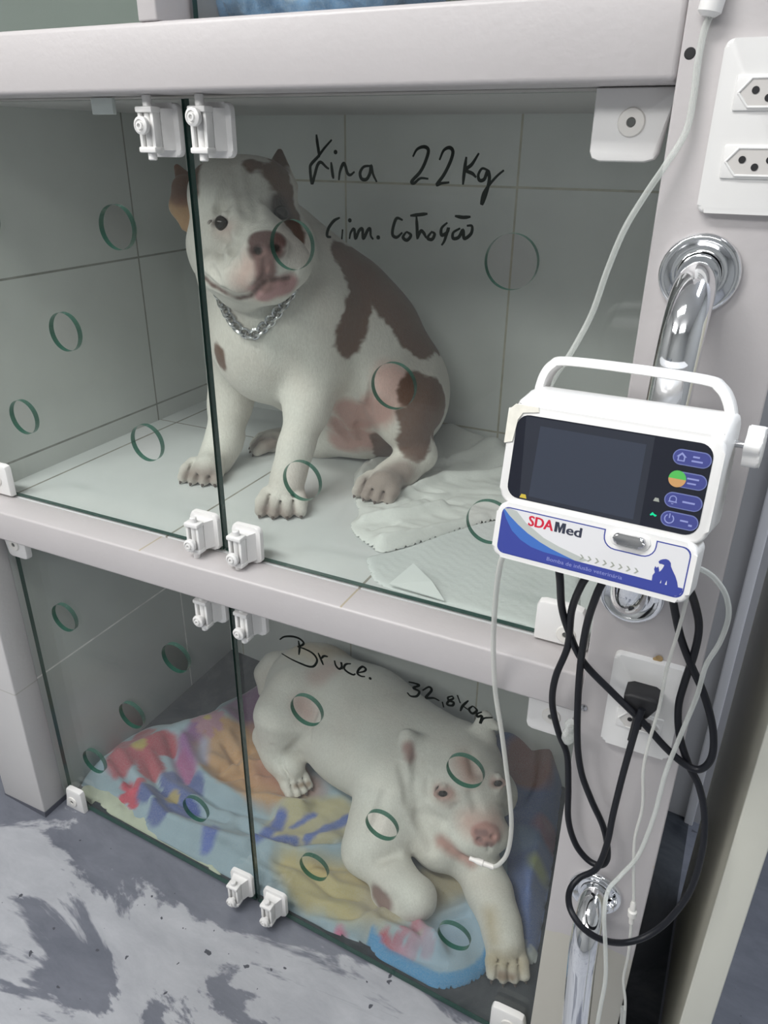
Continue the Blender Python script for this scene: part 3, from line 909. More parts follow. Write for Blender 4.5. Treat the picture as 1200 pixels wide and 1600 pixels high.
# strip of tape on the chipped corner
bm = bmesh.new()
add_prism(bm, [(-.0075, -.024), (-.001, -.022), (.0005, -.004), (.004, .002), (.017, .0035), (.016, .0078), (-.0025, .0078), (-.0075, .003)], (0, -.001, 0), (0, -.0002, 0), (1, 0, 0), (0, 0, 1), .0003, 1)
add_box(bm, (-.0083, -.0012, -.024), (-.0068, .012, .004), .0006)
pl('tape', bm, MP['tape'], label='yellowed tape over the upper left corner')

# ------------------------------------------------------------------ cords and tubes
def q8(u, v): return (800 + u * .45, 880 + v * .45)
def cordpts(lst): return [Yp(px, py, y) for px, py, y in lst]


cord = empty('power_cord', (-.027, FR, .45), 'black power cord looping from the pump to the lower outlet', 'power cord')
A_ = [(872, 880, -.15), (875, 905, -.14), (878, 950, -.11), (890, 990, -.095), (912, 1035, -.085), (958, 1083, -.085), (1003, 1127, -.09), (1040, 1168, -.085), (1070, 1194, -.085), (1094, 1202, -.085), (1112, 1183, -.085), (1114, 1140, -.085), (1100, 1085, -.085), (1078, 1035, -.085), (1062, 990, -.09), (1050, 930, -.11), (1045, 900, -.13)]
B_ = [(925, 890, -.15), (908, 915, -.14), (893, 955, -.11), (887, 1010, -.09), (868, 1058, -.08), (863, 1100, -.072), (873, 1145, -.068), (886, 1180, -.066), (888, 1230, -.066), (888, 1280, -.066), (899, 1318, -.066), (918, 1343, -.068), (937, 1352, -.07), (948, 1344, -.07), (949, 1322, -.07), (942, 1290, -.07), (924, 1250, -.072), (908, 1205, -.075), (902, 1150, -.08), (905, 1060, -.085), (915, 985, -.11), (932, 930, -.14), (950, 895, -.15)]
P_ = [(1003, 1108, -.092), (996, 1130, -.095), (985, 1168, -.09), (972, 1215, -.085), (958, 1272, -.082), (948, 1320, -.08), (932, 1357, -.08), (905, 1372, -.085), (890, 1392, -.1), (891, 1420, -.125), (910, 1449, -.135), (940, 1468, -.13), (975, 1473, -.11), (1010, 1463, -.095), (1045, 1437, -.085), (1078, 1392, -.08), (1097, 1330, -.078), (1101, 1275, -.076), (1092, 1228, -.076), (1076, 1195, -.078), (1062, 1150, -.078), (1060, 1105, -.078), (1070, 1065, -.08), (1085, 1020, -.085), (1092, 980, -.09), (1086, 945, -.1), (1075, 915, -.12), (1062, 890, -.14)]
bm = bmesh.new()
for L_ in (A_, B_, P_): add_tube(bm, spline(cordpts(L_), 8), .0037, 12)
link('cord', bm_mesh('cord', bm), M['rubber'], cord)
# plug
bm = bmesh.new()
pc = Yp(1008, 1080, FR - .02); cx, cz = -.0265, .712
add_prism(bm, [(-.0175, .004), (-.0175, .010), (-.011, .0135), (.011, .0135), (.0175, .010), (.0175, .004), (.009, -.012), (.0045, -.016), (-.0045, -.016), (-.009, -.012)], (0, -.024, 0), (cx, FR - .009, cz), (1, 0, 0), (0, 0, 1), .004, 3)
for k in range(4):
    z_ = cz - .016 - k * .0045; add_lathe(bm, [(0, 0), (.0062 - k * .0004, 0), (.0062 - k * .0004, .0028), (0, .0028)], (cx, FR - .024, z_), (0, -.25, -1), 16)
add_cyl(bm, (cx, FR - .022, cz - .012), (cx - .002, FR - .036, cz - .042), .0048, 14, .004)
link('plug', bm_mesh('plug', bm, angle=35), M['plug'], cord)

iv = empty('iv_tube', Yp(1086, 130, -.06), 'clear thick tube running from the top border down behind the pump', 'tube')
bm = bmesh.new()
add_tube(bm, spline(cordpts([(1112, 18, -.058), (1100, 50, -.058), (1090, 100, -.058), (1084, 150, -.058), (1072, 205, -.06), (1042, 255, -.065), (1008, 305, -.07), (975, 360, -.075), (948, 425, -.08), (925, 490, -.085), (893, 550, -.095), (862, 598, -.105), (852, 640, -.115)]), 8), .0026, 12)
link('tube', bm_mesh('tube', bm), M['tube'], iv)
bm = bmesh.new()
a, b = Yp(1106, 26, -.06), Yp(1124, -30, -.06)
add_lathe(bm, [(0, 0), (.005, 0), (.0085, .003), (.0085, .012), (.0065, .014), (.0065, .05), (0, .05)], a, np.array(b) - np.array(a), 18)
link('connector', bm_mesh('connector', bm), M['plastic'], iv)
bm = bmesh.new(); b = np.array(b)
add_tube(bm, spline([b, b + np.array([.004, 0, .06]), b + np.array([.012, .004, .2]), b + np.array([.01, .006, .45]), b + np.array([.01, .006, .75])], 8), .0022, 10)
link('upper_tube', bm_mesh('upper_tube', bm), M['tube'], iv)

dl = empty('iv_tube', Yp(785, 1150, -.06), 'clear tube hanging in front of the lying dog, ending in a white tip', 'tube')
bm = bmesh.new()
add_tube(bm, spline(cordpts([(790, 860, -.13), (781, 885, -.12), (774, 940, -.1), (771, 1010, -.075), (774, 1080, -.06), (784, 1145, -.058), (791, 1200, -.058), (797, 1250, -.058), (799, 1295, -.058), (793, 1332, -.056), (780, 1350, -.055), (766, 1356, -.055)]), 8), .0029, 12)
link('tube', bm_mesh('tube', bm), M['tube_thin'], dl)
bm = bmesh.new()
a, b = Yp(772, 1355, -.055), Yp(742, 1344, -.055)
add_lathe(bm, [(0, 0), (.0036, 0), (.0036, .014), (.0046, .015), (.0044, .022), (.003, .028), (.003, .034), (0, .034)], a, np.array(b) - np.array(a), 16)
link('cannula_tip', bm_mesh('cannula_tip', bm), M['plastic_warm'], dl)

rl = empty('iv_tube', Yp(1130, 985, -.09), 'clear tube looping from the right side of the pump to the bottom border', 'tube')
bm = bmesh.new()
add_tube(bm, spline(cordpts([(1076, 886, -.13), (1092, 888, -.13), (1115, 902, -.125), (1134, 930, -.12), (1138, 965, -.115), (1124, 1005, -.11), (1103, 1040, -.105), (1088, 1090, -.1), (1063, 1150, -.1), (1040, 1208, -.095), (1022, 1275, -.09), (998, 1335, -.09), (970, 1368, -.1), (950, 1392, -.12), (944, 1430, -.135), (946, 1480, -.135), (946, 1530, -.135), (938, 1575, -.135), (928, 1630, -.135)]), 8), .0024, 12)
link('tube', bm_mesh('tube', bm), M['tube'], rl)
tl = empty('iv_tube', Yp(1005, 1200, -.1), 'thin clear tube beside the lower outlet, with a white connector below', 'tube')
bm = bmesh.new()
add_tube(bm, spline(cordpts([(1078, 888, -.13), (1074, 930, -.125), (1060, 985, -.12), (1042, 1045, -.115), (1030, 1105, -.11), (1014, 1160, -.105), (1005, 1205, -.1), (1004, 1260, -.095), (992, 1310, -.092), (990, 1360, -.09), (990, 1420, -.09), (987, 1440, -.09), (982, 1490, -.09), (974, 1530, -.088), (977, 1570, -.088), (972, 1640, -.088)]), 8), .0017, 10)
link('tube', bm_mesh('tube', bm), M['tube_thin'], tl)
bm = bmesh.new()
a, b = Yp(990, 1408, -.09), Yp(985, 1452, -.09)
add_lathe(bm, [(0, 0), (.002, 0), (.0032, .004), (.0034, .014), (.0052, .016), (.005, .024), (.003, .026), (.0028, .036), (0, .036)], a, np.array(b) - np.array(a), 16)
link('connector', bm_mesh('connector', bm), M['plastic_warm'], tl)
bm = bmesh.new()
a, b = Yp(974, 1575, -.088), Yp(971, 1625, -.088)
add_lathe(bm, [(0, 0), (.0034, 0), (.0036, .03), (0, .03)], a, np.array(b) - np.array(a), 16)
link('lower_connector', bm_mesh('lower_connector', bm), M['clear'], tl)
bm = bmesh.new()
a, b = Yp(893, 1128, -.075), Yp(883, 1176, -.075)
add_lathe(bm, [(0, 0), (.005, 0), (.007, .004), (.005, .012), (.0075, .016), (.0075, .024), (.004, .03), (0, .03)], a, np.array(b) - np.array(a), 16)
tag(link('cord_clip', bm_mesh('cord_clip', bm), M['clear']), 'small clear plastic clip on the cord at the column edge', 'clip')


# ------------------------------------------------------------------ bodies: one continuous surface each, grown from a distance field
class Field:
    def __init__(s, lo, hi, h):
        s.lo = np.array(lo, np.float32); s.h = h
        s.n = np.ceil((np.array(hi) - s.lo) / h).astype(int) + 1
        s.D = np.full(s.n, .25, np.float32)

    def _win(s, lo, hi):
        a = np.maximum(0, np.floor((np.array(lo) - s.lo) / s.h).astype(int)); b = np.minimum(s.n, np.ceil((np.array(hi) - s.lo) / s.h).astype(int) + 1)
        if (b <= a).any(): return None
        sl = tuple(slice(i, j) for i, j in zip(a, b))
        g = [s.lo[i] + np.arange(a[i], b[i], dtype=np.float32) * np.float32(s.h) for i in range(3)]
        return sl, np.meshgrid(*g, indexing='ij', sparse=True)

    def _cone(s, X, a, b, ra, rb, sq=None):
        a, b = np.array(a, np.float32), np.array(b, np.float32); ba = b - a; L = float(ba @ ba) + 1e-12
        p = [X[i] - a[i] for i in range(3)]
        t = np.clip((p[0] * ba[0] + p[1] * ba[1] + p[2] * ba[2]) / L, 0, 1)
        q = [p[i] - t * ba[i] for i in range(3)]
        if sq is not None:                 # flatten along a direction
            d, k = np.array(sq[0], np.float32), sq[1]; d = d / np.linalg.norm(d)
            dd = q[0] * d[0] + q[1] * d[1] + q[2] * d[2]
            q = [q[i] + dd * d[i] * (k - 1) for i in range(3)]
        return np.sqrt(q[0] ** 2 + q[1] ** 2 + q[2] ** 2) - (ra + (rb - ra) * t)

    def _ell(s, X, c, r, rot=None):
        p = [X[i] - np.float32(c[i]) for i in range(3)]
        if rot is not None:
            R_ = np.array(rot, np.float32)
            p = [p[0] * R_[i, 0] + p[1] * R_[i, 1] + p[2] * R_[i, 2] for i in range(3)]
        k0 = np.sqrt(sum((p[i] / r[i]) ** 2 for i in range(3))); k1 = np.sqrt(sum((p[i] / r[i] ** 2) ** 2 for i in range(3))) + 1e-9
        return k0 * (k0 - 1) / k1

    def _merge(s, sl, d, k, neg=False):
        A = s.D[sl]
        if neg:
            d = -d; h_ = np.clip(.5 - .5 * (d - A) / k, 0, 1); s.D[sl] = d * (1 - h_) + A * h_ + k * h_ * (1 - h_) if False else (A + (d - A) * (1 - h_) + k * h_ * (1 - h_))
        else:
            h_ = np.clip(.5 + .5 * (d - A) / k, 0, 1); s.D[sl] = d + (A - d) * h_ - k * h_ * (1 - h_)

    def cone(s, a, b, ra, rb, k=.02, neg=False, sq=None):
        m = max(ra, rb) + k + .012
        W = s._win(np.minimum(a, b) - m, np.maximum(a, b) + m)
        if W: s._merge(W[0], s._cone(W[1], a, b, ra, rb, sq), k, neg)

    def ell(s, c, r, k=.02, rot=None, neg=False):
        m = max(r) + k + .012
        W = s._win(np.array(c) - m, np.array(c) + m)
        if W: s._merge(W[0], s._ell(W[1], c, r, rot), k, neg)

    def ball(s, c, r, k=.02, neg=False): s.ell(c, (r, r, r), k, None, neg)

    def chain(s, pts, rs, k=.02, neg=False):
        for i in range(len(pts) - 1): s.cone(pts[i], pts[i + 1], rs[i], rs[i + 1], k, neg)

    def floor(s, z):
        Z = (z - (s.lo[2] + np.arange(s.n[2]) * s.h)).astype(np.float32)
        s.D = np.maximum(s.D, Z[None, None, :])

    def slope(s, dz):
        X_ = s.lo[0] + np.arange(s.n[0]) * s.h; z = -.092 * (np.clip(X_, -1.25, .25) + .87) + dz
        Z = (z[:, None] - (s.lo[2] + np.arange(s.n[2]) * s.h)[None, :]).astype(np.float32)
        s.D = np.maximum(s.D, Z[:, None, :])

    def value(s, P):
        q = (np.array(P) - s.lo) / s.h; i = np.clip(np.floor(q).astype(int), 0, s.n - 2); f = q - i; v = 0
        for dx in (0, 1):
            for dy in (0, 1):
                for dz in (0, 1):
                    v += s.D[i[0] + dx, i[1] + dy, i[2] + dz] * (f[0] if dx else 1 - f[0]) * (f[1] if dy else 1 - f[1]) * (f[2] if dz else 1 - f[2])
        return v

    def hit(s, px, py, y0=.015, y1=.6):
        """first surface point along the sight line of that pixel"""
        r = ray(px, py); t = (y0 - CAM[1]) / r[1]; te = (y1 - CAM[1]) / r[1]
        while t < te:
            P = CAM + t * r; q = (P - s.lo) / s.h
            if (q >= 0).all() and (q < s.n - 1).all():
                d = s.value(P)
                if d < 0: return P
                t += min(.004, max(.0008, d * .6))
            else: t += .003
        return None

    def mesh(s, smooth=2):
        D = s.D; n = np.array(D.shape) - 1
        c8_ = [(i, j, k) for i in (0, 1) for j in (0, 1) for k in (0, 1)]
        S = D < 0
        cnt = np.zeros(n, np.uint8)
        for i, j, k in c8_: cnt += S[i:i + n[0], j:j + n[1], k:k + n[2]]
        act = (cnt > 0) & (cnt < 8)
        idx = np.argwhere(act)
        vid = np.full(n, -1, np.int64); vid[act] = np.arange(len(idx))
        acc = np.zeros((len(idx), 3)); num = np.zeros(len(idx))
        for a in c8_:
            for ax in range(3):
                if a[ax]: continue
                b = list(a); b[ax] = 1
                da = D[idx[:, 0] + a[0], idx[:, 1] + a[1], idx[:, 2] + a[2]]; db = D[idx[:, 0] + b[0], idx[:, 1] + b[1], idx[:, 2] + b[2]]
                cr = (da < 0) != (db < 0); t = np.where(cr, da / np.where(da == db, 1, da - db), 0)
                p = np.tile(np.array(a, float), (len(idx), 1)); p[:, ax] += t
                acc[cr] += p[cr]; num += cr
        V = s.lo + (idx + acc / num[:, None]) * s.h
        F = []
        for ax in range(3):
            u, v = [(1, 2), (2, 0), (0, 1)][ax]
            lo_ = [slice(None)] * 3; hi_ = [slice(None)] * 3
            lo_[ax] = slice(0, -1); hi_[ax] = slice(1, None)
            cr = S[tuple(lo_)] != S[tuple(hi_)]
            e = np.argwhere(cr)
            e = e[(e[:, u] > 0) & (e[:, v] > 0) & (e[:, u] < n[u]) & (e[:, v] < n[v])]
            flip = S[e[:, 0], e[:, 1], e[:, 2]]
            q = []
            for du, dv in ((-1, -1), (0, -1), (0, 0), (-1, 0)):
                w_ = e.copy(); w_[:, u] += du; w_[:, v] += dv; q.append(vid[w_[:, 0], w_[:, 1], w_[:, 2]])
            q = np.stack(q, 1); q[~flip] = q[~flip][:, ::-1]; F.append(q)
        F = np.concatenate(F)
        E_ = np.concatenate([F[:, [i, (i + 1) % 4]] for i in range(4)])
        for _ in range(smooth):
            sm = np.zeros_like(V); ct = np.bincount(E_.ravel(), minlength=len(V)).astype(float)
            for c in range(3):
                sm[:, c] = np.bincount(E_[:, 0], V[E_[:, 1], c], len(V)) + np.bincount(E_[:, 1], V[E_[:, 0], c], len(V))
            V = V * .5 + .5 * sm / np.maximum(ct, 1)[:, None]
        # keep the largest connected piece
        return V, F


def np_mesh(name, V, F):
    me = bpy.data.meshes.new(name)
    me.vertices.add(len(V)); me.vertices.foreach_set('co', np.asarray(V, np.float32).ravel())
    k = F.shape[1]
    me.loops.add(F.size); me.loops.foreach_set('vertex_index', F.astype(np.int32).ravel())
    me.polygons.add(len(F)); me.polygons.foreach_set('loop_start', np.arange(0, F.size, k, dtype=np.int32)); me.polygons.foreach_set('loop_total', np.full(len(F), k, np.int32))
    me.polygons.foreach_set('use_smooth', np.ones(len(F), bool)); me.update(calc_edges=True); me.validate()
    return me


def set_color(me, c):
    at_ = me.color_attributes.new('fur', 'FLOAT_COLOR', 'POINT')
    at_.data.foreach_set('color', np.concatenate([c, np.ones((len(c), 1))], 1).astype(np.float32).ravel())


def nz(V, scale, seed=0):
    rs = np.random.RandomState(seed); o = np.zeros(len(V))
    for k in range(7):
        d = rs.normal(size=3); d /= np.linalg.norm(d); f_ = scale * (.6 + 1.6 * rs.rand())
        o += np.sin(V @ d * f_ + rs.rand() * 6.28 + 1.3 * np.sin(V @ rs.normal(size=3) * f_ * .5))
    return o / 7


def seg_dist(V, a, b):
    a, b = np.array(a), np.array(b); ba = b - a; t = np.clip((V - a) @ ba / (ba @ ba + 1e-12), 0, 1)
    return np.linalg.norm(V - a - t[:, None] * ba, axis=1)


def fur_mat(name, rough=.62, bump=.5):
    t = NT(name); a = t.n('ShaderNodeVertexColor'); a.layer_name = 'fur'
    mp = t.n('ShaderNodeMapping'); t.l(t.pos(), mp.inputs[0]); mp.inputs['Scale'].default_value = (1, 1, .35)
    n = t.noise(420, 3, .6, mp.outputs[0]); n2 = t.noise(60, 4, .6)
    c = t.mix(t.math('MULTIPLY', t.ramp(n, .3, .75), .22), a.outputs[0], C((.25, .22, .19)))
    h = t.math('MULTIPLY_ADD', n2, 2.0, n)
    return t.principled(c, rough, 0, t.bump(h, bump, .0012), **{'Sheen Weight': .15, 'Specular IOR Level': .25})


def paint(V, base, patches, seed=1):
    c = np.tile(np.array(base, float), (len(V), 1))
    n1 = nz(V, 70, seed); n2 = nz(V, 300, seed + 5)
    c = c * (1 + .075 * nz(V, 38, seed + 9)[:, None] * np.array([.6, 1.0, 1.1]) + .03 * nz(V, 120, seed + 11)[:, None])
    for col, soft, amp, segs in patches:
        d = np.full(len(V), 9.0)
        for a, b, r in segs:
            if a is None or b is None: continue
            d = np.minimum(d, seg_dist(V, a, b) - r)
        d = d + amp * (n1 * .7 + n2 * .45)
        m = np.clip(.5 - d / (2 * soft), 0, 1); m = (m * m * (3 - 2 * m))[:, None]
        c = c * (1 - m) + np.array(col) * m
    return c


def paw(F, wrist, heel, toes_px, zfloor, r_meta, r_toe, yz=None):
    """metacarpus then separate toes; toes_px: list of (root, mid, tip) world points"""
    F.cone(wrist, heel, r_meta * .92, r_meta, .02)
    for root, mid, tip in toes_px:
        F.cone(root, mid, r_toe * .95, r_toe * 1.05, .006); F.cone(mid, tip, r_toe * 1.05, r_toe * .80, .003)
    for A, B_ in zip(toes_px, toes_px[1:]):
        up = np.array([0, 0, r_toe * .75])
        r0, m0, t0 = [(A[i] + B_[i]) / 2 + up for i in range(3)]
        F.cone(r0 * .5 + m0 * .5, m0, .0016, .0024, .004, neg=True); F.cone(m0, t0 - up * .4 + (t0 - m0) * .35, .0024, .0026, .004, neg=True)
    F.tips = getattr(F, 'tips', []) + [(t_, m_, r_toe) for _, m_, t_ in toes_px]
    F.gaps = getattr(F, 'gaps', []) + [((A[1] + B_[1]) / 2 + np.array([0, 0, r_toe * .3]), (A[2] + B_[2]) / 2) for A, B_ in zip(toes_px, toes_px[1:])]


def toe_set(center, fwd, n=4, spread=.0125, length=.034, r=.0115, splay=.16, z=0, root_up=.012):
    """toe joints fanned around fwd (horizontal)"""
    f_ = np.array([fwd[0], fwd[1], 0.]); f_ /= np.linalg.norm(f_); sd = np.array([f_[1], -f_[0], 0])
    out = []
    for i in range(n):
        o = i - (n - 1) / 2; L = length * (1 - .1 * abs(o)); d = f_ + sd * splay * o; d /= np.linalg.norm(d)
        b = np.array(center) + sd * spread * o
        root = b + np.array([0, 0, z + r + root_up - center[2]]); mid = b + d * L * .55 + np.array([0, 0, z + r * 1.05 + root_up * .45 - center[2]]); tip = b + d * L + np.array([0, 0, z + r * .8 - center[2]])
        out.append((root, mid, tip))
    return out


RT, DN, FW = RM[:, 0], RM[:, 1], RM[:, 2]
#@@KIRA
# ------------------------------------------------------------------ the sitting dog
M['fur'] = fur_mat('short_fur')
EYE = plain('dog_eye', (.018, .011, .008), .06); EYE2 = plain('dog_eye_pale', (.05, .035, .025), .06)
WHITE = (.72, .69, .635); BROWN = (.145, .078, .055); PINK = (.56, .34, .30); GREY = (.33, .27, .24)
K = Field((-.99, .045, .70), (-.36, .565, 1.26), .0027)
tH = depth(Yp(372, 335, .235))
def H(px, py, dt): return Tp(px, py, tH + dt)


# trunk
K.cone(Yp(455, 485, .30), Yp(556, 540, .385), .096, .104, .05)
K.cone(Yp(556, 540, .385), Yp(596, 606, .440), .104, .106, .05)
K.ball(Yp(598, 626, .442), .096, .05)
K.ell(Yp(432, 530, .275), (.088, .09, .10), .05)                 # chest
K.ball(Yp(412, 560, .255), .058, .04)                            # prosternum
K.cone(Yp(480, 590, .34), Yp(545, 620, .38), .07, .06, .04)      # belly
# neck
K.cone(H(385, 385, .06), Yp(440, 480, .285), .083, .098, .05)
K.cone(H(376, 425, .05), Yp(406, 520, .262), .056, .066, .04)
# withers
K.cone(H(448, 385, .08), Yp(530, 462, .36), .058, .070, .05)
# front leg nearer (image right)
K.chain([Yp(492, 480, .265), Yp(494, 575, .262), Yp(480, 640, .232), Yp(462, 700, .195), Yp(450, 745, .172)], [.058, .041, .030, .0225, .023], .03)
# front leg farther (image left)
K.chain([Yp(372, 520, .275), Yp(366, 575, .300), Yp(360, 630, .292), Yp(350, 690, .262), Yp(335, 722, .235)], [.05, .040, .033, .027, .027], .03)
K.ball(Yp(374, 682, .292), .009, .012)
# hind leg, image right: thigh, shank, foot
K.ell(Yp(642, 615, .405), (.062, .075, .088), .035)
K.cone(Yp(636, 625, .36), Yp(602, 600, .335), .058, .045, .03)
K.chain([Yp(604, 600, .335), Yp(632, 660, .345), Yp(655, 708, .355)], [.046, .037, .027], .02)
K.chain([Yp(655, 712, .352), Yp(628, 735, .315), Yp(605, 752, .292)], [.026, .025, .027], .02)
# hind leg, image left: thigh folded on the floor
K.ell(Yp(560, 665, .40), (.062, .05, .045), .03)
K.chain([Yp(560, 668, .39), Yp(500, 685, .395), Yp(455, 692, .40), Yp(428, 692, .405)], [.05, .036, .026, .022], .02)
# groin folds
K.ball(Yp(548, 650, .352), .030, .02)
cpx = [(336, 440), (345, 466), (356, 490), (369, 509), (384, 521), (398, 523), (414, 511), (430, 494), (446, 472), (462, 448), (474, 424), (481, 400)]
cp = [K.hit(*p) for p in cpx]; cp = [p - FW * .004 for p in cp if p is not None]
# skull
CR = RM.T
K.ell(H(381, 322, 0), (.076, .066, .082), .025, CR)
K.ell(H(388, 384, .0), (.078, .060, .072), .03, CR)
K.ball(H(340, 300, -.03), .034, .03); K.ball(H(418, 300, -.035), .036, .03)
K.ball(H(341, 388, -.025), .041, .03); K.ball(H(445, 385, -.02), .044, .03)
# muzzle
K.cone(H(392, 368, -.05), H(411, 404, -.096), .050, .047, .025)
K.ball(H(374, 430, -.085), .034, .018); K.ball(H(346, 425, -.058), .031, .02); K.ball(H(448, 412, -.082), .034, .018)
K.cone(H(412, 395, -.10), H(412, 425, -.11), .034, .026, .015)
K.cone(H(378, 446, -.035), H(424, 444, -.084), .034, .027, .018)
K.cone(H(340, 414, -.02), H(378, 440, -.03), .028, .032, .02)
# nose pad
K.ell(H(416, 383, -.139), (.029, .021, .016), .008, CR)
# ears
K.cone(H(300, 302, .02), H(277, 262, .022), .024, .006, .014, sq=(FW, 1.7))
K.cone(H(286, 292, .012), H(284, 322, .004), .017, .017, .010, sq=(FW, 1.4)); K.cone(H(284, 322, .004), H(291, 352, .0), .017, .009, .010, sq=(FW, 1.4))
K.cone(H(434, 288, .025), H(437, 238, .03), .031, .006, .014, sq=(FW, 1.6))
# paws
paw(K, Yp(452, 740, .176), Zp(443, 772, .732), toe_set(Zp(442, 778, .725), (Zp(432, 815, .71) - Zp(452, 745, .71)), 4, .0158, .037, .0128, .14, .707), .707, .025, .0128)
paw(K, Yp(338, 716, .240), Zp(325, 732, .730), toe_set(Zp(322, 733, .722), (Zp(300, 752, .71) - Zp(350, 705, .71)), 4, .0150, .037, .0120, .14, .707), .707, .024, .0120)
paw(K, Yp(608, 748, .296), Zp(600, 757, .735), toe_set(Zp(598, 756, .730), (Zp(572, 780, .715) - Zp(635, 735, .715)), 4, .0155, .037, .0126, .12, .712), .712, .024, .0126)
paw(K, Yp(432, 690, .405), Zp(424, 690, .725), toe_set(Zp(424, 692, .722), (Zp(395, 696, .71) - Zp(455, 692, .71)), 4, .0135, .034, .0112, .12, .707), .707, .022, .0112)


def carve(F, pxs, r, k, off=0):
    P = [F.hit(*p) for p in pxs]; P = [p for p in P if p is not None]
    for a, b in zip(P, P[1:]): F.cone(a + FW * off, b + FW * off, r, r, k, neg=True)


eyesK = [K.hit(345, 345), K.hit(438, 330)]
for e in eyesK:
    K.ball(e - FW * .003, .0115, .010, neg=True)
    if e is eyesK[0]: K.chain([e - RT * .017 + DN * .004, e - RT * .006 - DN * .0086 - FW * .002, e + RT * .007 - DN * .0082 - FW * .002, e + RT * .016 + DN * .003], [.003, .0036, .0036, .003], .004)
mouth = [(321, 434), (333, 446), (352, 457), (375, 466), (392, 462), (402, 450), (413, 440), (430, 436), (450, 434), (462, 426)]
carve(K, mouth, .0048, .007)
carve(K, [(414, 404), (413, 420), (412, 440)], .0018, .005)
for p in ((403, 391), (431, 387)):
    h_ = K.hit(*p); K.ell(h_, (.0078, .0060, .010), .003, CR, neg=True)
for wr in ([(366, 270), (371, 295), (382, 322), (390, 345)], [(388, 262), (391, 290), (398, 318), (402, 340)], [(355, 285), (350, 305), (340, 322)], [(372, 362), (364, 388), (370, 412)], [(350, 372), (342, 392), (344, 412)], [(330, 420), (338, 434)], [(335, 360), (350, 368), (362, 385)], [(355, 318), (345, 325), (333, 333)], [(415, 312), (425, 320)], [(360, 395), (352, 408)], [(378, 350), (376, 372), (366, 392)]):
    carve(K, wr, .0050, .010, -.001)
for fold in ([(520, 655), (535, 675), (548, 690)], [(565, 635), (562, 665), (566, 690)], [(582, 600), (575, 640)]):
    carve(K, fold, .004, .012)
K.floor(.7075)
kh = lambda *p: K.hit(*p)
V, Fc = K.mesh(1)
me = np_mesh('dog', V, Fc)
SK = lambda pts, r: [(K.hit(*a), K.hit(*b), r) for a, b in zip(pts, pts[1:])]
pat = [
    # warm pink skin: groin, belly, inner thigh, muzzle, lips, eye rims
    (PINK, .012, .006, SK([(545, 640), (560, 655), (592, 640)], .028) + SK([(545, 680), (590, 690)], .026) + SK([(530, 690), (550, 690)], .022) + SK([(530, 660), (535, 675)], .018)),
    ((.66, .47, .42), .014, .006, SK([(610, 595), (640, 615)], .030)),
    ((.64, .47, .42), .018, .003, SK([(390, 415), (378, 440), (400, 452)], .015) + SK([(348, 356), (358, 358)], .007)),
    ((.50, .27, .27), .006, .002, SK([(405, 460), (428, 452), (452, 446)], .015)),
    # brown patches
    (BROWN, .004, .010, SK([(437, 238), (438, 262), (438, 285)], .018) + SK([(425, 266), (446, 295), (455, 335)], .017) + SK([(392, 256), (425, 268)], .010) + SK([(446, 318), (450, 345)], .017) + SK([(460, 350), (466, 372)], .014)),
    ((.36, .215, .11), .005, .005, SK([(282, 322), (289, 352)], .024)),
    ((.21, .10, .06), .005, .006, SK([(277, 262), (286, 300)], .024)),
    (BROWN, .004, .004, SK([(309, 262), (306, 300)], .009)),
    (BROWN, .004, .012, SK([(545, 400), (560, 440), (556, 490), (545, 528)], .030) + SK([(570, 418), (615, 455), (655, 505)], .046) + SK([(600, 460), (628, 495), (656, 530)], .036) + SK([(614, 498), (636, 530), (664, 545)], .016) + SK([(565, 405), (630, 460), (672, 530)], .03)),
    (BROWN, .004, .010, SK([(650, 610), (668, 640), (650, 690)], .032) + SK([(640, 650), (648, 690)], .020) + SK([(680, 620), (684, 660)], .03)),
    (BROWN, .004, .008, SK([(592, 685), (600, 705), (606, 712)], .017)),
    (BROWN, .004, .006, SK([(342, 552), (345, 566)], .015)),
    ((.05, .035, .032), .010, .004, SK([(436, 320), (440, 338)], .013)),
    # nose and dark lips
    ((.115, .055, .052), .004, .002, SK([(402, 376), (418, 372), (432, 376)], .014) + SK([(402, 390), (416, 394), (430, 390)], .013)),
    ((.24, .13, .12), .005, .002, SK([(414, 402), (416, 425), (412, 440)], .014)),
    ((.11, .055, .05), .003, .001, SK([(321, 434), (333, 446), (352, 457), (375, 466)], .003) + SK([(375, 466), (392, 462), (402, 450), (413, 440), (430, 436), (450, 434)], .003)),
    ((.02, .012, .011), .003, .001, SK([(403, 391), (404, 392)], .006) + SK([(431, 387), (432, 388)], .006)),
    ((.09, .05, .045), .003, .001, [(eyesK[0] - RT * .012 + FW * .004, eyesK[0] + RT * .011 + FW * .004, .0075), (eyesK[0] - RT * .032, eyesK[0] - RT * .012, .003)]),
    # soiled paws
    (GREY, .014, .004, SK([(418, 802), (450, 810)], .018) + SK([(295, 742), (330, 745)], .016) + SK([(568, 775), (590, 772), (615, 765)], .022) + SK([(578, 758), (605, 752), (630, 738)], .026) + SK([(400, 692), (425, 695)], .018)),
]
pat.append(((.13, .095, .085), .004, .001, [(a, b, .003) for a, b in K.gaps]))  # crease shade between the toes, painted into the fur colour
set_color(me, paint(V, WHITE, pat, 3))
dogK = link('dog', me, M['fur'])
tag(dogK, 'brown and white dog sitting upright in the upper cage, wearing a chain collar', 'dog')
for e in eyesK:
    bm = bmesh.new(); bmesh.ops.create_uvsphere(bm, u_segments=24, v_segments=16, radius=.0104)
    bmesh.ops.translate(bm, vec=Vector(e + FW * .0085), verts=bm.verts[:])
    link('eye', bm_mesh('eye', bm), EYE, dogK)
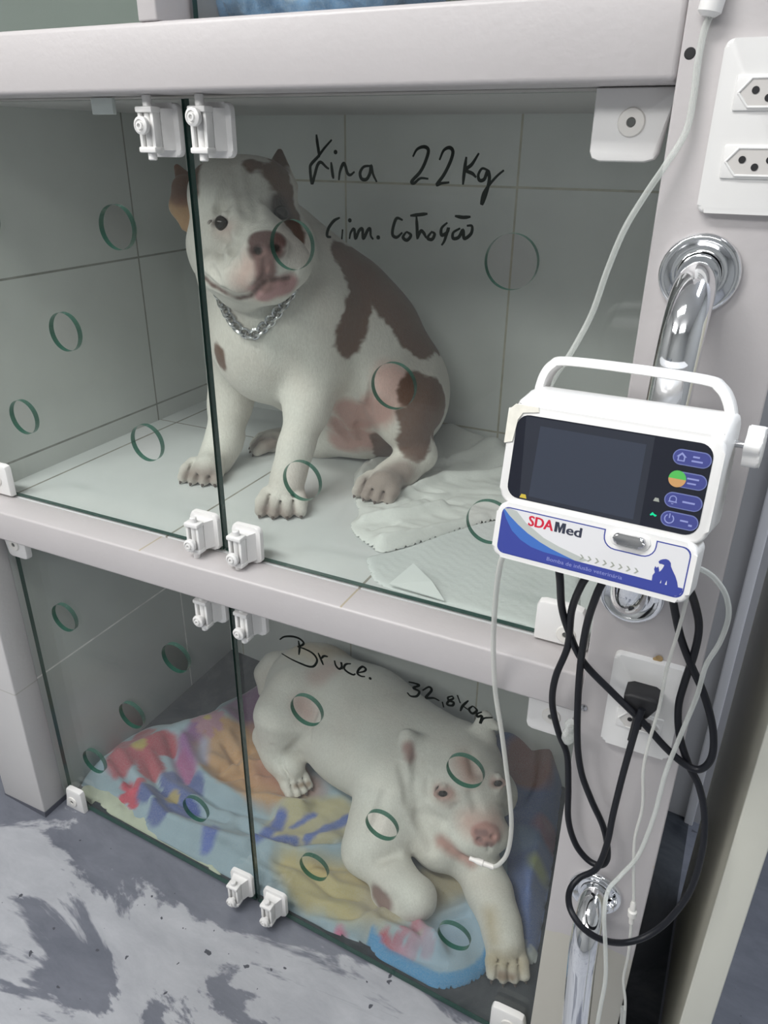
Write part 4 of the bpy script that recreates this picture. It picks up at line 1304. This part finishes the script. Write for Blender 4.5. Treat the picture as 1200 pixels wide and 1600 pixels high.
# claws
def claws(F, parent, col):
    for t_, m_, r_ in F.tips:
        d = t_ - m_; d /= np.linalg.norm(d); d = d + np.array([0, 0, -.45]); d /= np.linalg.norm(d)
        bm = bmesh.new()
        add_lathe(bm, [(0, -.004), (.0030, -.001), (.0026, .003), (.0014, .0062), (0, .0075)], t_ + d * r_ * .70 + np.array([0, 0, r_ * .30]), d, 10)
        link('claw', bm_mesh('claw', bm), col, parent)
CLAW = plain('dark_claw', (.10, .075, .065), .35)
claws(K, dogK, CLAW)
# chain collar: flattened curb links on a loop round the neck
loop = [np.array(p) for p in cp]
path = spline(loop, 8)
L = np.cumsum([0] + [np.linalg.norm(path[i + 1] - path[i]) for i in range(len(path) - 1)])
bm = bmesh.new(); nl = int(L[-1] / .0078)
for i in range(nl):
    d = (i + .5) * L[-1] / nl; j = min(len(path) - 2, int(np.searchsorted(L, d)) - 1); j = max(j, 0)
    c = path[j] + (path[j + 1] - path[j]) * ((d - L[j]) / (L[j + 1] - L[j])); t_ = (path[j + 1] - path[j]); t_ /= np.linalg.norm(t_)
    nrm = -FW; b = np.cross(nrm, t_); b /= np.linalg.norm(b)
    tw = .65 * (1 if i % 2 else -1)
    u = b * math.cos(tw) + nrm * math.sin(tw)
    pts = [c + t_ * .0078 * math.cos(a) + u * .0072 * math.sin(a) for a in [2 * math.pi * k / 12 for k in range(13)]]
    add_tube(bm, pts, .0021, 6, caps=False)
link('chain_collar', bm_mesh('chain_collar', bm), M['silver'], dogK)
#@@KEND
#@@BRUCE
# ------------------------------------------------------------------ the lying dog
Bf = Field((-1.0, .016, -.075), (-.105, .564, .30), .0034)
B = Bf
# barrel, rump, shoulder
B.cone(Lp(496, 1088, .135), Lp(565, 1138, .135), .104, .114, .05)
B.cone(Lp(565, 1138, .135), Lp(630, 1195, .138), .116, .108, .05)
B.ball(Lp(488, 1080, .13), .100, .05)
B.cone(Lp(570, 1130, .135), Lp(660, 1178, .135), .105, .082, .05)
B.ell(Lp(648, 1242, .115), (.085, .08, .09), .04)
B.ball(Lp(690, 1310, .085), .06, .04)
# near thigh, folded shank, foot
B.ell(Lp(460, 1100, .155), (.060, .06, .088), .03)
B.cone(Lp(440, 1120, .15), Lp(436, 1160, .09), .06, .045, .03)
B.chain([Lp(420, 1150, .075), Lp(436, 1185, .06), Lp(452, 1200, .058)], [.036, .028, .027], .02)
# tail
B.chain([Lp(455, 1034, .15), Lp(428, 1038, .135), Lp(414, 1052, .115), Lp(414, 1080, .085)], [.030, .025, .021, .016], .02)
# neck
B.cone(Lp(642, 1180, .158), Lp(708, 1195, .175), .096, .082, .05)
# head: pixel + height
tB = depth(Lp(720, 1225, .165))
def HB(px, py, dt): return Tp(px, py, tB + dt)
B.ell(HB(716, 1196, .0), (.084, .075, .085), .03, RM.T)
B.ball(HB(672, 1262, -.005), .052, .035); B.ball(HB(772, 1240, .02), .046, .035)
B.cone(HB(734, 1252, -.03), HB(757, 1300, -.062), .060, .043, .03)
B.cone(HB(718, 1290, -.02), HB(742, 1325, -.045), .046, .034, .025)
B.cone(HB(690, 1300, .0), HB(735, 1335, -.02), .045, .034, .03)
B.ball(HB(697, 1238, -.06), .020, .03); B.ball(HB(772, 1224, -.05), .018, .03)
B.ell(HB(759, 1305, -.097), (.026, .022, .016), .008, RM.T)
B.ball(HB(735, 1312, -.072), .024, .014); B.ball(HB(778, 1305, -.062), .022, .014)
# ears
B.cone(HB(660, 1172, -.02), HB(636, 1152, -.034), .026, .015, .010, sq=(FW, 1.6)); B.cone(HB(636, 1152, -.034), HB(635, 1192, -.052), .015, .007, .008, sq=(FW, 1.5))
B.cone(HB(752, 1152, -.01), HB(757, 1122, -.02), .030, .014, .012, sq=(FW, 1.5)); B.cone(HB(757, 1122, -.02), HB(776, 1136, -.03), .013, .008, .008, sq=(FW, 1.5))
# front leg, image left: shoulder, elbow, folded forearm with the paw tucked under
B.cone(Lp(612, 1235, .15), Lp(590, 1300, .085), .066, .055, .04)
B.cone(Lp(590, 1300, .085), Lp(574, 1330, .062), .055, .043, .03)
B.chain([Lp(572, 1330, .060), Lp(612, 1366, .060), Lp(650, 1400, .058)], [.043, .036, .034], .02)
B.cone(Lp(652, 1403, .056), Lp(655, 1408, .040), .035, .032, .01)
B.chain([Lp(640, 1416, .036), Lp(614, 1410, .030), Lp(600, 1396, .032)], [.028, .024, .024], .012)
# front leg, image right: forearm stretched forward
B.chain([Lp(742, 1345, .06), Lp(765, 1395, .052), Lp(782, 1440, .042), Lp(786, 1465, .036)], [.045, .038, .031, .030], .025)
paw(B, Lp(786, 1460, .036), Lp(790, 1478, .030), toe_set(Lp(790, 1480, .030), Lp(793, 1530, .0) - Lp(780, 1440, .0), 4, .0140, .046, .0132, .12, fz(-.15) + .004), .004, .030, .0128)
paw(B, Lp(444, 1190, .058), Lp(452, 1203, .052), toe_set(Lp(452, 1204, .050), Lp(474, 1232, .03) - Lp(440, 1185, .03), 4, .0120, .050, .0112, .08, fz(-.64) + .026), .026, .027, .0115)


eyesB = [B.hit(692, 1238), B.hit(778, 1222)]
for e in eyesB:
    B.ell(e + FW * .002, (.0135, .0105, .011), .006, RM.T, neg=True)
    B.chain([e - RT * .015 + DN * .003, e - DN * .0115 - FW * .002, e + RT * .015 + DN * .001], [.0035, .005, .0035], .006)
    B.chain([e - RT * .014 + DN * .004, e + DN * .0125 - FW * .0005, e + RT * .014 + DN * .003], [.003, .004, .003], .006)
carve(B, [(672, 1296), (688, 1312), (705, 1326), (722, 1338), (738, 1344)], .0035, .006)
carve(B, [(763, 1318), (764, 1330)], .0025, .004)
for p in ((749, 1312), (770, 1308)):
    h_ = B.hit(*p)
    if h_ is not None: B.ell(h_, (.0055, .0048, .008), .003, RM.T, neg=True)
for wr in ([(650, 1195), (668, 1215), (668, 1245)], [(655, 1255), (668, 1275), (690, 1285)], [(712, 1262), (722, 1275)], [(600, 1240), (590, 1275), (580, 1300)], [(628, 1200), (640, 1250), (660, 1290), (672, 1330)], [(652, 1188), (648, 1230), (655, 1275), (676, 1318)],
           [(455, 1170), (480, 1150), (492, 1110)], [(735, 1180), (742, 1205)], [(590, 1345), (620, 1335), (650, 1345)], [(738, 1240), (745, 1262)]):
    carve(B, wr, .0050, .014, -.001)
carve(B, [(425, 1165), (440, 1195), (455, 1218)], .003, .006)
# brisket rests behind the forearm: keep a gap under the chest
B.slope(.010)
V, Fc = B.mesh(2)
meB = np_mesh('dog', V, Fc)
SB = lambda pts, r: [(B.hit(*a), B.hit(*b), r) for a, b in zip(pts, pts[1:])]
patB = [
    ((.66, .55, .42), .03, .008, SB([(470, 1010), (500, 1020), (530, 1015)], .03)),
    ((.62, .49, .45), .02, .006, SB([(500, 1055), (515, 1045)], .025) + SB([(470, 1100), (480, 1115)], .018)),
    ((.60, .42, .37), .022, .004, SB([(735, 1285), (757, 1290), (775, 1285)], .022) + SB([(680, 1240), (700, 1246)], .012) + SB([(735, 1215), (725, 1190)], .014)),
    ((.52, .31, .27), .010, .003, SB([(690, 1314), (710, 1330), (735, 1345)], .012)),
    ((.45, .28, .25), .008, .003, SB([(638, 1168), (642, 1182)], .011) + SB([(770, 1135), (773, 1142)], .009)),
    ((.46, .24, .21), .005, .003, SB([(745, 1300), (760, 1296), (772, 1298)], .014) + SB([(750, 1312), (766, 1314), (776, 1308)], .012)),
    ((.24, .12, .11), .004, .003, SB([(748, 1310), (766, 1320)], .006) + SB([(745, 1300), (758, 1302)], .005)),
    ((.50, .32, .28), .006, .002, [(eyesB[0] - RT * .010, eyesB[0] + RT * .010, .012), (eyesB[1] - RT * .008, eyesB[1] + RT * .008, .010)]),
    ((.06, .035, .03), .003, .001, [(eyesB[0] - RT * .008 + FW * .004, eyesB[0] + RT * .008 + FW * .004, .008), (eyesB[1] - RT * .008 + FW * .004, eyesB[1] + RT * .008 + FW * .004, .008)]),
    ((.28, .18, .16), .008, .005, SB([(590, 1396), (600, 1412)], .017)),
    ((.52, .44, .32), .02, .006, SB([(770, 1500), (810, 1505)], .020) + SB([(765, 1430), (770, 1470)], .012)),
    ((.30, .22, .16), .006, .003, SB([(782, 1525), (800, 1528)], .008) + SB([(462, 1228), (482, 1225)], .006)),
]
patB.append(((.20, .15, .12), .004, .001, [(a, b, .003) for a, b in B.gaps]))  # toe grooves darkened in the colour, as shade between the toes
set_color(meB, paint(V, (.74, .71, .655), patB, 9))
dogB = link('dog', meB, M['fur'])
tag(dogB, 'white dog lying on the floral blanket in the lower cage, looking up', 'dog')
for e in eyesB:
    bm = bmesh.new(); bmesh.ops.create_uvsphere(bm, u_segments=24, v_segments=16, radius=.0122)
    bmesh.ops.translate(bm, vec=Vector(e + FW * .0066), verts=bm.verts[:])
    link('eye', bm_mesh('eye', bm), EYE, dogB)
#@@BEND
#@@SOFT
claws(B, dogB, CLAW)
# ------------------------------------------------------------------ cloths: folded sheets with their own thickness and printed pattern
def poly_sd(P, poly):
    """signed distance (positive inside) and nearest boundary point"""
    poly = np.array(poly); n = len(poly); best = np.full(len(P), 1e9); near = P.copy(); ins = np.zeros(len(P), bool)
    for i in range(n):
        a, b = poly[i], poly[(i + 1) % n]; ab = b - a
        t = np.clip((P - a) @ ab / (ab @ ab + 1e-12), 0, 1); q = a + t[:, None] * ab; d = np.linalg.norm(P - q, axis=1)
        m = d < best; best[m] = d[m]; near[m] = q[m]
        c = (a[1] > P[:, 1]) != (b[1] > P[:, 1])
        xx = (b[0] - a[0]) * (P[:, 1] - a[1]) / (b[1] - a[1] + 1e-15) + a[0]
        ins ^= c & (P[:, 0] < xx)
    return np.where(ins, best, -best), near


def cloth(name, poly, step, hfun, cfun, mat, z0, thick, label, cat, edge=.012, tilt=0):
    poly = [np.array(p[:2]) for p in poly]; A = np.array(poly)
    # smooth the outline
    sm = np.array([p[:2] for p in spline([(*p, 0) for p in poly + [poly[0]]], 6)])[:-1]
    lo_, hi_ = A.min(0) - 2 * step, A.max(0) + 2 * step
    nx_, ny_ = [int(v) + 1 for v in np.ceil((hi_ - lo_) / step)]
    gx, gy = np.meshgrid(lo_[0] + np.arange(nx_) * step, lo_[1] + np.arange(ny_) * step, indexing='ij')
    P = np.stack([gx.ravel(), gy.ravel()], 1)
    sd, near = poly_sd(P, sm)
    keep = sd > -step * .75
    P = np.where((sd < 0)[:, None], near, P); sdp = np.maximum(sd, 0)
    h = hfun(P, sdp)
    prof = np.sqrt(np.clip(1 - (1 - np.clip(sdp / edge, 0, 1)) ** 2, 0, 1))
    top = z0 + thick * prof + h * np.clip(sdp / (edge * 2.5), 0, 1)
    bot = np.maximum(z0, top - thick * 1.2 * prof) if thick > .002 else np.maximum(z0 - .0001, top - .0012)
    K_ = keep.reshape(nx_, ny_); q = K_[:-1, :-1] & K_[1:, :-1] & K_[1:, 1:] & K_[:-1, 1:]
    ii = np.arange(nx_ * ny_).reshape(nx_, ny_)
    F = np.stack([ii[:-1, :-1][q], ii[1:, :-1][q], ii[1:, 1:][q], ii[:-1, 1:][q]], 1)
    dzf = tilt * (-.092 * (np.clip(P[:, 0], -1.25, .25) + .87)); top = top + dzf; bot = bot + dzf
    V = np.concatenate([np.column_stack([P, top]), np.column_stack([P, bot])]); off = nx_ * ny_
    E_ = np.concatenate([F[:, [i, (i + 1) % 4]] for i in range(4)])
    key = {}
    for a, b in E_: key[(a, b)] = 1
    rim = np.array([(b, a, a + off, b + off) for (a, b) in key if (b, a) not in key])
    F = np.concatenate([F, F[:, ::-1] + off, rim])
    used = np.unique(F); mp = np.full(len(V), -1); mp[used] = np.arange(len(used)); V = V[used]; F = mp[F]
    me = np_mesh(name, V, F)
    col = cfun(V[:, :2], np.concatenate([sdp, sdp])[used])
    set_color(me, col)
    return tag(link(name, me, mat), label, cat)


def cloth_mat(name, rough=.9, bump=.35, scale=500, sheen=.3):
    t = NT(name); a = t.n('ShaderNodeVertexColor'); a.layer_name = 'fur'
    n = t.noise(scale, 3, .6)
    c = t.mix(t.math('MULTIPLY', t.ramp(n, .35, .7), .22), a.outputs[0], C((.55, .56, .57)))
    return t.principled(c, rough, 0, t.bump(n, bump, .0016), **{'Sheen Weight': sheen, 'Specular IOR Level': .2})


M['fleece'] = cloth_mat('fleece_print'); M['padmat'] = cloth_mat('pad_nonwoven', .7, .25, 260, .1)


def ridge(P, pts, wd, h, sharp=1.0):
    d = np.full(len(P), 9.0); pts = [np.array(p[:2]) for p in pts]
    for a, b in zip(pts, pts[1:]):
        ba = b - a; t = np.clip((P - a) @ ba / (ba @ ba + 1e-12), 0, 1); d = np.minimum(d, np.linalg.norm(P - a - t[:, None] * ba, axis=1))
    return h * np.exp(-(d / wd) ** 2 * sharp)


def nz2(P, s, seed): return nz(np.column_stack([P, np.zeros(len(P))]), s, seed)


zb = .03
G = lambda px, py, z=zb: Lp(px, py, z)[:2]
flo = [G(x, y, .007) for x, y in [(126, 1226), (148, 1192), (172, 1170), (205, 1150), (240, 1134), (285, 1130), (325, 1118), (345, 1100), (378, 1085), (430, 1060), (520, 1060), (640, 1120), (760, 1160), (815, 1240), (812, 1330), (800, 1400),
       (790, 1440), (775, 1490), (752, 1524), (718, 1541), (680, 1542), (640, 1530), (606, 1512), (590, 1494), (574, 1476), (548, 1466), (505, 1455), (460, 1440), (410, 1415), (350, 1382), (295, 1348), (245, 1312), (205, 1275), (176, 1248), (150, 1236)]]
flo = [np.array([p[0], max(p[1], .014)]) for p in flo]


def h_flo(P, sd):
    h = .012 + .008 * nz2(P, 22, 3) + .004 * nz2(P, 60, 4) + .0016 * nz2(P, 150, 5)
    h += ridge(P, [G(150, 1215), G(200, 1185), G(270, 1150), G(350, 1125)], .035, .034)
    h += ridge(P, [G(290, 1165), G(315, 1215), G(370, 1245), G(470, 1262)], .018, .026)
    h -= ridge(P, [G(265, 1160), G(290, 1215), G(345, 1255), G(420, 1270)], .010, .018)
    h += ridge(P, [G(215, 1230), G(255, 1275), G(320, 1300), G(420, 1330)], .014, .022)
    h -= ridge(P, [G(205, 1250), G(240, 1292), G(310, 1320)], .009, .010)
    h += ridge(P, [G(400, 1310), G(460, 1330), G(545, 1325)], .012, .018)
    h -= ridge(P, [G(395, 1325), G(460, 1345), G(560, 1350)], .009, .014)
    h += ridge(P, [G(330, 1180), G(380, 1200), G(440, 1190)], .012, .010) - ridge(P, [G(345, 1200), G(390, 1170)], .007, .009)
    h += ridge(P, [G(440, 1420), G(520, 1440), G(600, 1450), G(680, 1480)], .014, .026)
    h += ridge(P, [G(545, 1450), G(600, 1425), G(650, 1440), G(690, 1490)], .011, .018)
    h -= ridge(P, [G(610, 1470), G(660, 1490), G(690, 1500)], .008, .014)
    for cr in ([(230, 1195), (250, 1230), (300, 1262), (350, 1278)], [(180, 1200), (215, 1232), (235, 1262)], [(375, 1290), (430, 1318), (520, 1318)], [(345, 1215), (380, 1205), (440, 1205)], [(350, 1160), (372, 1195), (395, 1222)],
               [(430, 1395), (490, 1418), (560, 1432)], [(470, 1350), (520, 1392), (560, 1400)], [(680, 1440), (730, 1425)], [(320, 1330), (360, 1352), (420, 1378)], [(640, 1452), (668, 1480)]):
        h -= ridge(P, [G(*p) for p in cr], .0055, .012); h += ridge(P, [G(p[0] + 8, p[1] - 12) for p in cr], .010, .008)
    return np.maximum(h, .001)


def petals(P, c, r, n, inner=.5, rot=0.0):
    d = P - c; rr = np.linalg.norm(d, axis=1); th = np.arctan2(d[:, 1], d[:, 0]) + rot
    return rr / (r * (inner + (1 - inner) * np.abs(np.cos(n * th / 2)) ** .7))


def c_flo(P, sd):
    n1 = nz2(P, 26, 11); n2 = nz2(P, 120, 12)
    c = np.tile(np.array([.31, .41, .48]), (len(P), 1)) * (1 + .10 * n1 + .06 * n2)[:, None]

    def put(m, col, a=1.0):
        nonlocal c
        m = (np.clip(m, 0, 1) * a)[:, None]; c = c * (1 - m) + np.array(col) * m

    def flower(px, py, r, n, col, ctr=None, rot=0, inner=.5, z=.04):
        f = petals(P, G(px, py, z), r, n, inner, rot) + .10 * n2 + .08 * n1
        put((1 - f) / .12 + .5, col)
        put(((.55 - f) / .3) * .5, [min(1, v * 1.35) for v in col])
        if ctr: put((.20 - np.linalg.norm(P - G(px, py, z), axis=1) / r + .02 * n2) / .06 + .5, ctr)

    def blob(pts, r, col, soft=.008, a=1.0, z=.035):
        d = np.full(len(P), 9.0); q = [G(x, y, z) for x, y in pts]
        if len(q) == 1: q = q * 2
        for a_, b_ in zip(q, q[1:]):
            ba = b_ - a_; t = np.clip((P - a_) @ ba / (ba @ ba + 1e-12), 0, 1); d = np.minimum(d, np.linalg.norm(P - a_ - t[:, None] * ba, axis=1))
        put(.5 - (d - r + .008 * n1 + .004 * n2) / (2 * soft), col, a)

    blob([(430, 1060), (380, 1105)], .05, (.27, .12, .26))
    blob([(400, 1140), (440, 1130)], .035, (.52, .26, .20))
    blob([(350, 1165), (380, 1190), (430, 1215)], .075, (.50, .29, .14), .006)
    blob([(430, 1200), (470, 1225)], .045, (.42, .20, .14), .02, .8)
    blob([(318, 1155), (312, 1190)], .012, (.40, .38, .52))
    blob([(310, 1140), (290, 1165), (292, 1198)], .018, (.25, .09, .27))
    blob([(280, 1180), (296, 1208)], .014, (.36, .09, .24))
    flower(325, 1128, .040, 8, (.42, .22, .28), (.55, .42, .12))
    flower(218, 1170, .082, 5, (.40, .06, .085), (.50, .38, .09), .4, .42)
    flower(206, 1228, .034, 5, (.55, .05, .09), None, .9, .5)
    flower(268, 1236, .070, 5, (.085, .12, .32), (.42, .33, .14), .2, .45)
    blob([(330, 1295), (322, 1315)], .010, (.09, .14, .44), .004)
    blob([(480, 1265), (450, 1290), (520, 1268)], .045, (.47, .42, .25), .010)
    blob([(500, 1300), (540, 1280)], .03, (.45, .41, .27), .012)
    blob([(405, 1310), (430, 1290), (440, 1272)], .013, (.07, .12, .40), .004); blob([(405, 1312), (460, 1308)], .008, (.08, .13, .38), .004)
    blob([(455, 1288), (490, 1268)], .006, (.10, .15, .42), .003); blob([(480, 1306), (545, 1272)], .007, (.10, .15, .40), .003)
    blob([(495, 1370), (560, 1375), (600, 1395)], .050, (.47, .38, .19), .012)
    blob([(450, 1345), (480, 1380), (555, 1410)], .030, (.50, .42, .20), .012)
    blob([(600, 1410), (700, 1370)], .05, (.42, .36, .24), .02)
    blob([(515, 1452), (530, 1458)], .010, (.50, .16, .28), .004); blob([(528, 1446), (534, 1460)], .007, (.55, .14, .26), .004)
    flower(655, 1466, .034, 5, (.48, .05, .065), (.52, .22, .10), .5, .5, .03)
    flower(606, 1487, .030, 5, (.46, .05, .08), None, .2, .5, .02); flower(632, 1493, .018, 5, (.58, .10, .16), None, .2, .5, .02)
    blob([(650, 1500), (740, 1440)], .045, (.34, .46, .58), .03, .7)
    # blue hem along the rounded corner
    hem = (sd < .020) & (P[:, 0] > G(560, 1480)[0])
    put(np.where(hem, np.clip((.020 - sd) / .004, 0, 1), 0), (.065, .27, .52))
    return np.clip(c, 0, 1)


cloth('floral_blanket', flo, .0055, h_flo, c_flo, M['fleece'], .0035, .008, 'light blue fleece blanket printed with red, blue and orange flowers, under the white dog', 'blanket', .014, 1)

# pale sheet showing under the blanket at the left
yel = [np.array([p[0], max(p[1], .013)]) for p in [G(x, y, .006) for x, y in [(122, 1236), (140, 1222), (190, 1225), (240, 1260), (300, 1310), (340, 1372), (300, 1352), (250, 1328), (205, 1300), (170, 1275), (150, 1250), (135, 1262)]]]
cloth('folded_sheet', yel, .005, lambda P, sd: .006 + .004 * nz2(P, 70, 21) + .003 * nz2(P, 160, 22),
      lambda P, sd: np.tile(np.array([.52, .55, .42]), (len(P), 1)) * (1 + .10 * nz2(P, 120, 23))[:, None], M['padmat'], .0022, .003, 'pale yellow-green sheet sticking out under the floral blanket by the left door corner', 'sheet', .006, 1)

# dark blue blanket in the right corner
dk = [G(x, y, .02) for x, y in [(740, 1150), (790, 1120), (850, 1130), (880, 1180), (872, 1280), (862, 1360), (850, 1430), (842, 1480), (836, 1497), (815, 1490), (800, 1440), (790, 1380), (780, 1300), (745, 1220)]]
dk = [np.array([min(p[0], -.094), p[1]]) for p in dk]


def c_dk(P, sd):
    n1 = nz2(P, 40, 31)
    c = np.tile(np.array([.085, .135, .33]), (len(P), 1)) * (1 + .15 * n1)[:, None]

    def blob(px, py, r, col, soft=.01, z=.06):
        nonlocal c
        d = np.linalg.norm(P - G(px, py, z), axis=1) - r + .01 * n1; m = np.clip(.5 - d / (2 * soft), 0, 1)[:, None]; c = c * (1 - m) + np.array(col) * m
    blob(825, 1195, .055, (.30, .13, .11)); blob(852, 1180, .035, (.28, .15, .13)); blob(860, 1285, .03, (.28, .12, .20)); blob(842, 1345, .018, (.32, .36, .16)); blob(820, 1300, .03, (.14, .22, .38))
    hem = np.clip((.016 - sd) / .004, 0, 1)[:, None] * (P[:, 1] < .16)[:, None]
    return np.clip(c * (1 - hem) + np.array([.55, .58, .58]) * hem, 0, 1)


cloth('blue_blanket', dk, .0055, lambda P, sd: .030 + .012 * nz2(P, 25, 33) + ridge(P, [G(790, 1180), G(840, 1170), G(870, 1220)], .04, .05) + ridge(P, [G(850, 1300), G(830, 1400)], .02, .015), c_dk, M['fleece'], .0035, .008,
      'dark blue fleece blanket with a reddish flower, in the right corner beside the white dog', 'blanket', .014, 1)

# training pads on the floor of the upper cage
GU = lambda px, py: Zp(px, py, .712)[:2]
pad1 = [GU(x, y) for x, y in [(553, 738), (575, 716), (605, 712), (640, 712), (668, 690), (690, 676), (716, 676), (748, 694), (785, 715), (830, 730), (880, 745), (890, 800), (840, 800), (790, 806), (730, 822), (680, 838), (630, 853), (596, 860), (575, 848), (552, 830), (548, 815), (560, 800), (552, 770)]]
pad1 = [np.array([p[0], min(p[1], .556)]) for p in pad1]


def h_pad(P, sd):
    h = .005 + .004 * nz2(P, 45, 41) + .0016 * (1 - np.abs(nz2(P * np.array([.5, 1.6]), 60, 42)) * 3.2) + .0007 * (1 - np.abs(nz2(P * np.array([.5, 1.5]), 130, 44)) * 3.2)
    h += ridge(P, [GU(700, 690), GU(730, 705), GU(790, 735)], .022, .036) + ridge(P, [GU(650, 735), GU(720, 720), GU(800, 726)], .008, .012)
    h += ridge(P, [GU(620, 780), GU(690, 750), GU(800, 745)], .008, .011) + ridge(P, [GU(570, 815), GU(640, 808), GU(690, 795)], .009, .012)
    h -= ridge(P, [GU(640, 800), GU(720, 770), GU(800, 775)], .006, .008)
    h += ridge(P, [GU(590, 850), GU(640, 845), GU(700, 828), GU(760, 812)], .010, .012) + ridge(P, [GU(560, 745), GU(600, 722), GU(625, 722)], .010, .016)
    for cr in ([(640, 745), (690, 738)], [(600, 800), (660, 780), (720, 790)], [(690, 700), (700, 730)], [(580, 830), (620, 822)], [(640, 770), (690, 772)]):
        h -= ridge(P, [GU(*p) for p in cr], .003, .005)
    h -= ridge(P, [GU(585, 775), GU(605, 765)], .022, .014)
    return np.maximum(h, .0006)


cloth('training_pad', pad1, .0045, h_pad, lambda P, sd: np.tile(np.array([.72, .73, .70]), (len(P), 1)) * (1 + .05 * nz2(P, 60, 43))[:, None], M['padmat'], .7085, .002, 'crumpled white training pad under the sitting dog\'s hind paw', 'training pad', .006)
pad2 = [GU(x, y) for x, y in [(572, 866), (640, 850), (720, 820), (800, 806), (870, 800), (900, 860), (905, 960), (860, 985), (800, 975), (730, 955), (690, 950), (640, 930), (592, 908), (578, 890)]]
pad2 = [np.array([p[0], max(p[1], .014)]) for p in pad2]
cloth('training_pad', pad2, .0045, lambda P, sd: .0008 + .0007 * np.sin((P[:, 0] * .8 + P[:, 1]) * 420) * (np.sin(P[:, 0] * 160) > -.3) + .001 * (1 + nz2(P, 40, 45)),
      lambda P, sd: np.tile(np.array([.66, .69, .68]), (len(P), 1)) * (1 + .05 * nz2(P, 40, 46))[:, None], M['padmat'], .7072, .0012, 'flat quilted white training pad along the glass behind the infusion pump', 'training pad', .004)
# turned-up corner of that pad
bm = bmesh.new()
P_ = [Zp(x, y, z) for x, y, z in [(646, 880, .722), (606, 914, .716), (652, 953, .713), (694, 938, .713), (675, 908, .719)]]
P_ = [np.array([p[0], max(p[1], .0135), p[2]]) for p in P_]
vt = [bm.verts.new(p) for p in P_]; vb = [bm.verts.new(np.array(p) - np.array([0, 0, .0016])) for p in P_]
bm.faces.new(vt); bm.faces.new(vb[::-1])
for i in range(5): bm.faces.new((vt[i], vb[i], vb[(i + 1) % 5], vt[(i + 1) % 5]))
me = bm_mesh('paper_sheet', bm, False)
tag(link('paper_sheet', me, plain('white_paper', (.76, .79, .78), .6)), 'smooth white sheet corner lying on the flat pad near the glass', 'paper')

# rolled blue towel on the shelf above
bm = bmesh.new()
TW = Field((-.66, .015, 1.335), (-.31, .33, 1.50), .004)
for a, b, r in [((-.575, .075, 1.368), (-.53, .06, 1.366), .033), ((-.54, .085, 1.375), (-.47, .075, 1.366), .030), ((-.47, .065, 1.365), (-.42, .07, 1.372), .034), ((-.55, .15, 1.39), (-.42, .16, 1.39), .055), ((-.44, .10, 1.39), (-.41, .11, 1.40), .045), ((-.54, .12, 1.42), (-.45, .13, 1.42), .05)]:
    TW.cone(np.array(a), np.array(b), r, r * .95, .012)
TW.floor(1.337)
V, Fc = TW.mesh(1)
V = V + (np.column_stack([nz(V, 90, 51), nz(V, 90, 52), nz(V, 90, 53)]) * .006 + np.column_stack([nz(V, 260, 55), nz(V, 260, 56), nz(V, 260, 57)]) * .003); V[:, 2] = np.maximum(V[:, 2], 1.3355)
me = np_mesh('blue_towel', V, Fc)
d = np.minimum(seg_dist(V, (-.53, .02, 1.345), (-.46, .035, 1.372)), seg_dist(V, (-.46, .035, 1.372), (-.43, .035, 1.376))) - .008
m = np.clip(.5 - d / .004, 0, 1)[:, None]
set_color(me, np.tile(np.array([.15, .29, .50]), (len(V), 1)) * (1 + .35 * nz(V, 260, 54))[:, None] * (1 - m) + np.array([.45, .52, .58]) * m)
tag(link('blue_towel', me, M['fleece']), 'bunched blue towel behind the glass above the top beam', 'towel')
#@@SEND
